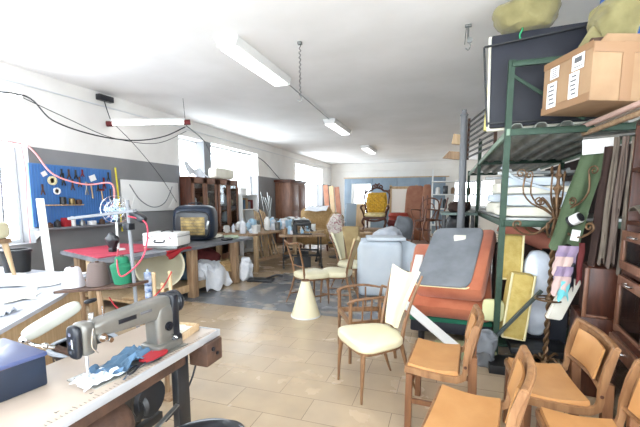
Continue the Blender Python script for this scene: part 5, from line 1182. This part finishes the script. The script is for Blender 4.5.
b = B(); b.tube([(.05, -.06, .04), (.056, -.067, .045)], .036, 16); b.tube([(-.002, .002, -.002), (.012, -.014, .01)], .047, 16); obj('cap', b, M_black, t)
b = B(); b.tube([(.0, .02, .03), (-.03, .06, .1)], .004, 5); obj('hanging_wire', b, M_chrome, t)

# ------------------------------------------------------------------ big cardboard box, bundles, poles
t = thing('cardboard_box', 'big brown taped cardboard box with white labels up on the rack', 'cardboard box', (.965, 3.27, 2.32), 23)
LX, LY, LH = .52, .52, .41
b = B(); b.box((LX/2, LY/2, LH/2), (LX, LY, LH), bev=.006); obj('carton', b, M_card, t)
b = B(); b.box((LX/2+.1, LY/2, LH+.003), (LX-.2, .3, .006), bev=0); b.box((LX/2, -.004, LH-.04), (LX, .004, .07), bev=0); b.box((.27, -.004, LH/2), (.09, .003, LH), bev=0); b.box((-.004, LY/2, .03), (.003, LY, .06), bev=0); b.box((-.004, LY/2, LH-.02), (.003, LY, .05), bev=0); obj('tape', b, M_tape, t)
def lab_(y, z, w_, h, ink=0):
    b = B(); b.box((-.007, y, z), (.002, w_, h), bev=0); o = obj('label_sheet', b, M_paper, t, False)
    b = B(); r2 = random.Random(int(y*100+z*1000))
    if ink == 1:
        for k in range(5): b.box((-.0085, y+w_*.06*math.sin(k), z+h*(.35-.17*k)), (.001, w_*.7*r2.uniform(.6, 1), h*.06), bev=0)
    else: b.box((-.0085, y, z+h*.15), (.001, w_*.6, h*.35), bev=0); b.box((-.0085, y, z-h*.3), (.001, w_*.7, h*.06), bev=0)
    obj('print', b, M_print, o, False)
lab_(.13, .31, .12, .11, 0); lab_(.16, .15, .1, .19, 1); lab_(.4, .14, .11, .2, 1); lab_(.38, .31, .1, .09, 1)
b = B(); b.prism([(-.2, 0), (.2, .0), (.22, .06), (-.18, .05)], .012, (LX/2, 0.01, LH), (R(35), 0, 0)); obj('flap', b, M_card, t)
b = B(); b.prism([(-.22, 0), (.22, 0), (.2, .08), (-.2, .07)], .012, (LX/2, LY, LH), (R(-55), 0, 0)); obj('flap', b, M_card, t)
b = B(); b.tube([(1.0, 3.45, 2.775), (1.3, 3.52, 2.79)], .035, 12); tag(obj('brown_roll', b, M_rust), 'short dark brown roll lying on top of the cardboard box', 'roll')
b = B(); b.box((1.66, 3.5, 2.5), (.5, .45, .36), (0, 0, R(30)), bev=.01); tag(obj('cardboard_carton', b, M_card), 'second brown carton at right edge behind the taped cardboard box', 'cardboard box')
b = B(); b.pillow((0, 0, 0), (.34, .3, .48), e=2.2, wob=.04, seed=5, n=14, fn=lambda q: (q.x*(1+.35*q.z/.24), q.y*(1+.35*q.z/.24), q.z)); o = obj('olive_bundle', b, M_olive); o.location = (1.24, 3.72, 2.95); tag(o, 'olive green cloth bundle on the cardboard box at upper right', 'cloth')
b = B(); b.sheet(lambda u, v: (1.05+.28*u-.12*v, 3.66-.1*v, 2.95-.2*v+.02*math.sin(u*11)), 12, 8, .012); tag(obj('olive_flap', b, M_olive), 'loose olive cloth tail trailing from the upper right bundle over box', 'cloth')
lump('blue_tarp', (1.48, 4.05, 3.2), (.5, .35, .52), M_bluepl, 'bright blue plastic tarpaulin bundle in the top right corner', 'tarpaulin', 91, .05, 3)
for k, (z, dx, m) in enumerate([(2.27, 0, mat('pink_pole_paint', S(190, 158, 146), .5)), (2.21, .02, M_bench), (2.27, .06, mat('pale_pole_paint', S(200, 190, 178), .5))]):
    b = B(); b.tube([(1.14+dx, 4.0, z-.02), (1.36+dx, 2.3, z)], .022, 10); tag(obj('round_pole', b, m), ['pinkish wooden pole lying under the cardboard box', 'lower tan wooden pole lying under the cardboard box', 'outer pale painted pole lying under the cardboard box'][k], 'pole')

# ------------------------------------------------------------------ hanging fabrics
def hang(name, x0, x1, y, z0, z1, m, label, fold=.02, nf=5, slant=0, flare=0, cat='fabric', dy=.0):
    b = B(); b.sheet(lambda u, v: (x0+(x1-x0)*u*(1+flare*v)+slant*v+.004*math.sin(v*9+u*6), y+dy*u+fold*math.sin(u*nf*2*math.pi+v*1.5)*(.3+.7*v), z1-(z1-z0)*v-.03*math.sin(u*7)*v), 40, 16, .006)
    return tag(obj(name, b, m), label, cat)
hang('sage_curtain', 1.06, 1.24, 3.62, 1.2, 2.05, M_sage, 'sage green fabric length hanging behind the coat stand', .02, 1.5, -.2, .15)
b = B(); b.box((1.16, 3.59, 2.03), (.24, .02, .12), (0, R(-4), 0)); tag(obj('paper_header', b, M_paper), 'white card strip at the top of the sage green fabric', 'card')
b = B(); b.box((1.03, 3.55, 1.31), (.06, .01, .09), (0, R(8), 0), bev=0); tag(obj('price_tag', b, M_paper), 'small white tag on the sage green fabric', 'tag')
hang('dark_fabric', 1.18, 1.3, 3.56, 1.08, 2.02, M_brownfab, 'dark brown fabric length hanging beside the sage green fabric', .03, 2, -.04, 0)
hang('taupe_fabric', 1.19, 1.225, 3.42, 1.12, 2.07, M_taupe, 'leftmost narrow taupe fabric strip hanging before dark cabinet', .012, 2, -.03, 0)
hang('taupe_fabric', 1.235, 1.275, 3.4, 1.1, 2.07, mat('rosy_taupe', S(104, 90, 82), .9), 'rosy taupe fabric strip in the middle of the hanging strips', .018, 3, -.025, 0)
hang('taupe_fabric', 1.285, 1.33, 3.38, 1.05, 2.06, M_taupe, 'rightmost taupe fabric strip hanging beside cabinet frame', .018, 2.5, -.01, 0)
b = B(); b.tube([(1.05, 3.62, 2.1), (1.36, 3.34, 2.08)], .01, 8); tag(obj('hanging_rail', b, M_steel), 'thin steel rail carrying the hanging fabrics', 'rail')
# swatches
for k, (x, z, w_, m, lab) in enumerate([(.99, 1.17, .15, M_lilac, 'lilac fabric swatch, top of the fringed swatch book'), (.96, 1.08, .13, M_blush, 'blush fabric swatch below the lilac one'), (.965, 1.0, .12, M_lilac, 'second lilac swatch low in the swatch book'), (.95, .92, .12, M_blush, 'pale blush swatch lowest above the aqua one')]):
    hang('fabric_swatch', x-w_/2, x+w_/2, 3.56-.02*k, z-.09, z+.05, m, lab, .008, 2, -.02, 0, 'fabric swatch')
hang('fabric_swatch', .92, 1.0, 3.5, .78, .93, M_aqua, 'bright aqua fabric swatch hanging at the bottom of swatch book', .006, 1, 0, 0, 'fabric swatch')
hang('fabric_strip', 1.06, 1.1, 3.55, .92, 1.25, M_maroon, 'dark red strip hanging between lilac swatches and dark cabinet', .008, 1)
hang('fabric_strip', 1.01, 1.05, 3.57, .85, 1.2, M_navy, 'dark navy lilac strip hanging right behind the swatches', .01, 1)

# ------------------------------------------------------------------ dark wooden cabinets at right
RZ = -5.9
t = thing('display_cabinet', 'tall dark wooden cabinet with glass drawers at the right edge', 'cabinet', (1.28, 3.3, 0), RZ)
def cb(b, x0, x1, y0, y1, z0, z1, bev=.004): return b.box(((x0+x1)/2, (y0+y1)/2, (z0+z1)/2), (x1-x0, y1-y0, z1-z0), bev=bev)
b = B()
cb(b, 0, .5, .0, .03, 0, 2.15); cb(b, 0, .5, -1.3, -1.27, 0, 2.15); cb(b, 0, .5, -.64, -.61, 0, 2.15); cb(b, .48, .5, -1.3, .03, 0, 2.15)
for z in (.05, .58, 1.06, 1.42, 1.8, 2.13): cb(b, .0, .5, -1.28, .01, z, z+.03)
obj('carcass', b, M_darkwood, t)
b = B()
for y0, y1 in ((-.6, -.01), (-1.26, -.65)):
    for z0, z1 in ((.62, 1.05), (1.1, 1.38)):
        cb(b, -.03, -.005, y0, y1, z0, z0+.06); cb(b, -.03, -.005, y0, y1, z1-.07, z1); cb(b, -.03, -.005, y0, y0+.06, z0+.06, z1-.07); cb(b, -.03, -.005, y1-.06, y1, z0+.06, z1-.07)
obj('drawer_frame', b, M_redwood, t)
b = B()
for y0, y1 in ((-.6, -.01), (-1.26, -.65)):
    for z0, z1 in ((.62, 1.05), (1.1, 1.38)): cb(b, -.02, -.014, y0+.05, y1-.05, z0+.05, z1-.05, 0)
obj('glass_front', b, M_cabglass, t, False)
for y in (-.3, -.95):
    for z in (1.02, 1.345):
        b = B(); b.tube([(-.035, y-.06, z), (-.06, y-.05, z), (-.06, y+.05, z), (-.035, y+.06, z)], .008, 8, sm=3); obj('handle', b, M_chrome, t)
pc = t
def onc(lx, ly, z):
    a = R(RZ); return (1.28+lx*math.cos(a)-ly*math.sin(a), 3.3+lx*math.sin(a)+ly*math.cos(a), z)
for k in range(5):
    b = B(); b.lathe([(.01, 0), (.08, .002), (.13, .025), (.132, .03), (.08, .012), (.01, .008)], seg=24); o = obj('blue_plate', b, M_blue); o.location = onc(.2, -.3, .612+.018*k); tag(o, 'bright blue plate stacked inside the lower glass drawer', 'plate', 'blue plates in the cabinet')
lump('navy_cloth', onc(.2, -.35, 1.55), (.36, .5, .2), mat('navy_cloth', S(40, 50, 72), .9), 'crumpled navy cloth on an open shelf of the right cabinet', 'cloth', 95, .05, 2.6)
b = B(); b.pillow((0, 0, 0), (.34, .5, .05), e=5, n=6, wob=.01); o = obj('white_folded_sheet', b, M_whitecloth); o.location = onc(.22, -.35, 1.477); tag(o, 'folded white sheet beneath the navy cloth on the shelf', 'cloth')
b = B(); b.sheet(lambda u, v: onc(-.03+.2*u, -.1-.5*v+.02*math.sin(u*9), 1.52+.18*v*u+.03*math.sin(v*8)), 12, 10, .01); tag(obj('beige_strap', b, M_taupe), 'beige strap edge hanging over navy cloth in right cabinet', 'strap')
# end cabinet, lower
t = thing('small_cabinet', 'reddish brown wooden chest with plain side under the hanging fabrics', 'chest', (1.16, 3.6, 0), -8)
b = B(); b.box((.08, .02, .86), (.2, .34, .4), bev=.006); obj('body', b, M_darkwood, t)
b = B(); b.box((-.035, -.16, .86), (.03, .02, .4)); b.box((.05, -.16, .67), (.14, .02, .02)); obj('front_edge', b, M_redwood, t)
b = B(); b.box((.06, .02, .33), (.26, .4, .66), bev=.006); obj('base', b, M_darkwood, t)
t = thing('low_cabinet', 'low dark cabinet with metal handle in front of the display cabinet', 'cabinet', (1.16, 2.86, 0), RZ)
b = B(); cb(b, 0, .095, -.3, .28, .0, .66, .006); b2 = obj('body', b, M_darkwood, t)
b = B(); cb(b, -.02, 0, -.29, .27, .55, .65); cb(b, -.02, 0, -.29, -.22, .06, .55); cb(b, -.02, 0, .2, .27, .06, .55); cb(b, -.02, 0, -.22, .2, .06, .12); dd = obj('door', b, M_redwood, t)
b = B(); cb(b, -.012, -.006, -.22, .2, .12, .55, 0); obj('pane', b, M_glassdark, dd, False)
b = B(); b.tube([(-.02, -.06, .6), (-.05, -.05, .6), (-.05, .05, .6), (-.02, .06, .6)], .008, 8, sm=3); obj('handle', b, M_chrome, dd)

# ------------------------------------------------------------------ camera and look
cam = bpy.data.cameras.new('camera'); co = bpy.data.objects.new('camera', cam); COL.objects.link(co); scn.camera = co
co.location = (0, 0, 1.6)
PIT = math.atan(45/370); YAW = math.atan(125*math.cos(PIT)/370)
co.rotation_euler = (math.pi/2-PIT, 0, YAW)
cam.sensor_width = 36; cam.lens = 370*36/640; cam.shift_y = (245-213.5)/640; cam.clip_start = .02
vs = scn.view_settings; vs.view_transform = 'Standard'; vs.look = 'None'; vs.gamma = 1; vs.exposure = .1; vs.use_curve_mapping = False
scn.cycles.max_bounces = 10; scn.cycles.diffuse_bounces = 6; scn.cycles.transparent_max_bounces = 16
scn.cycles.sample_clamp_indirect = 6
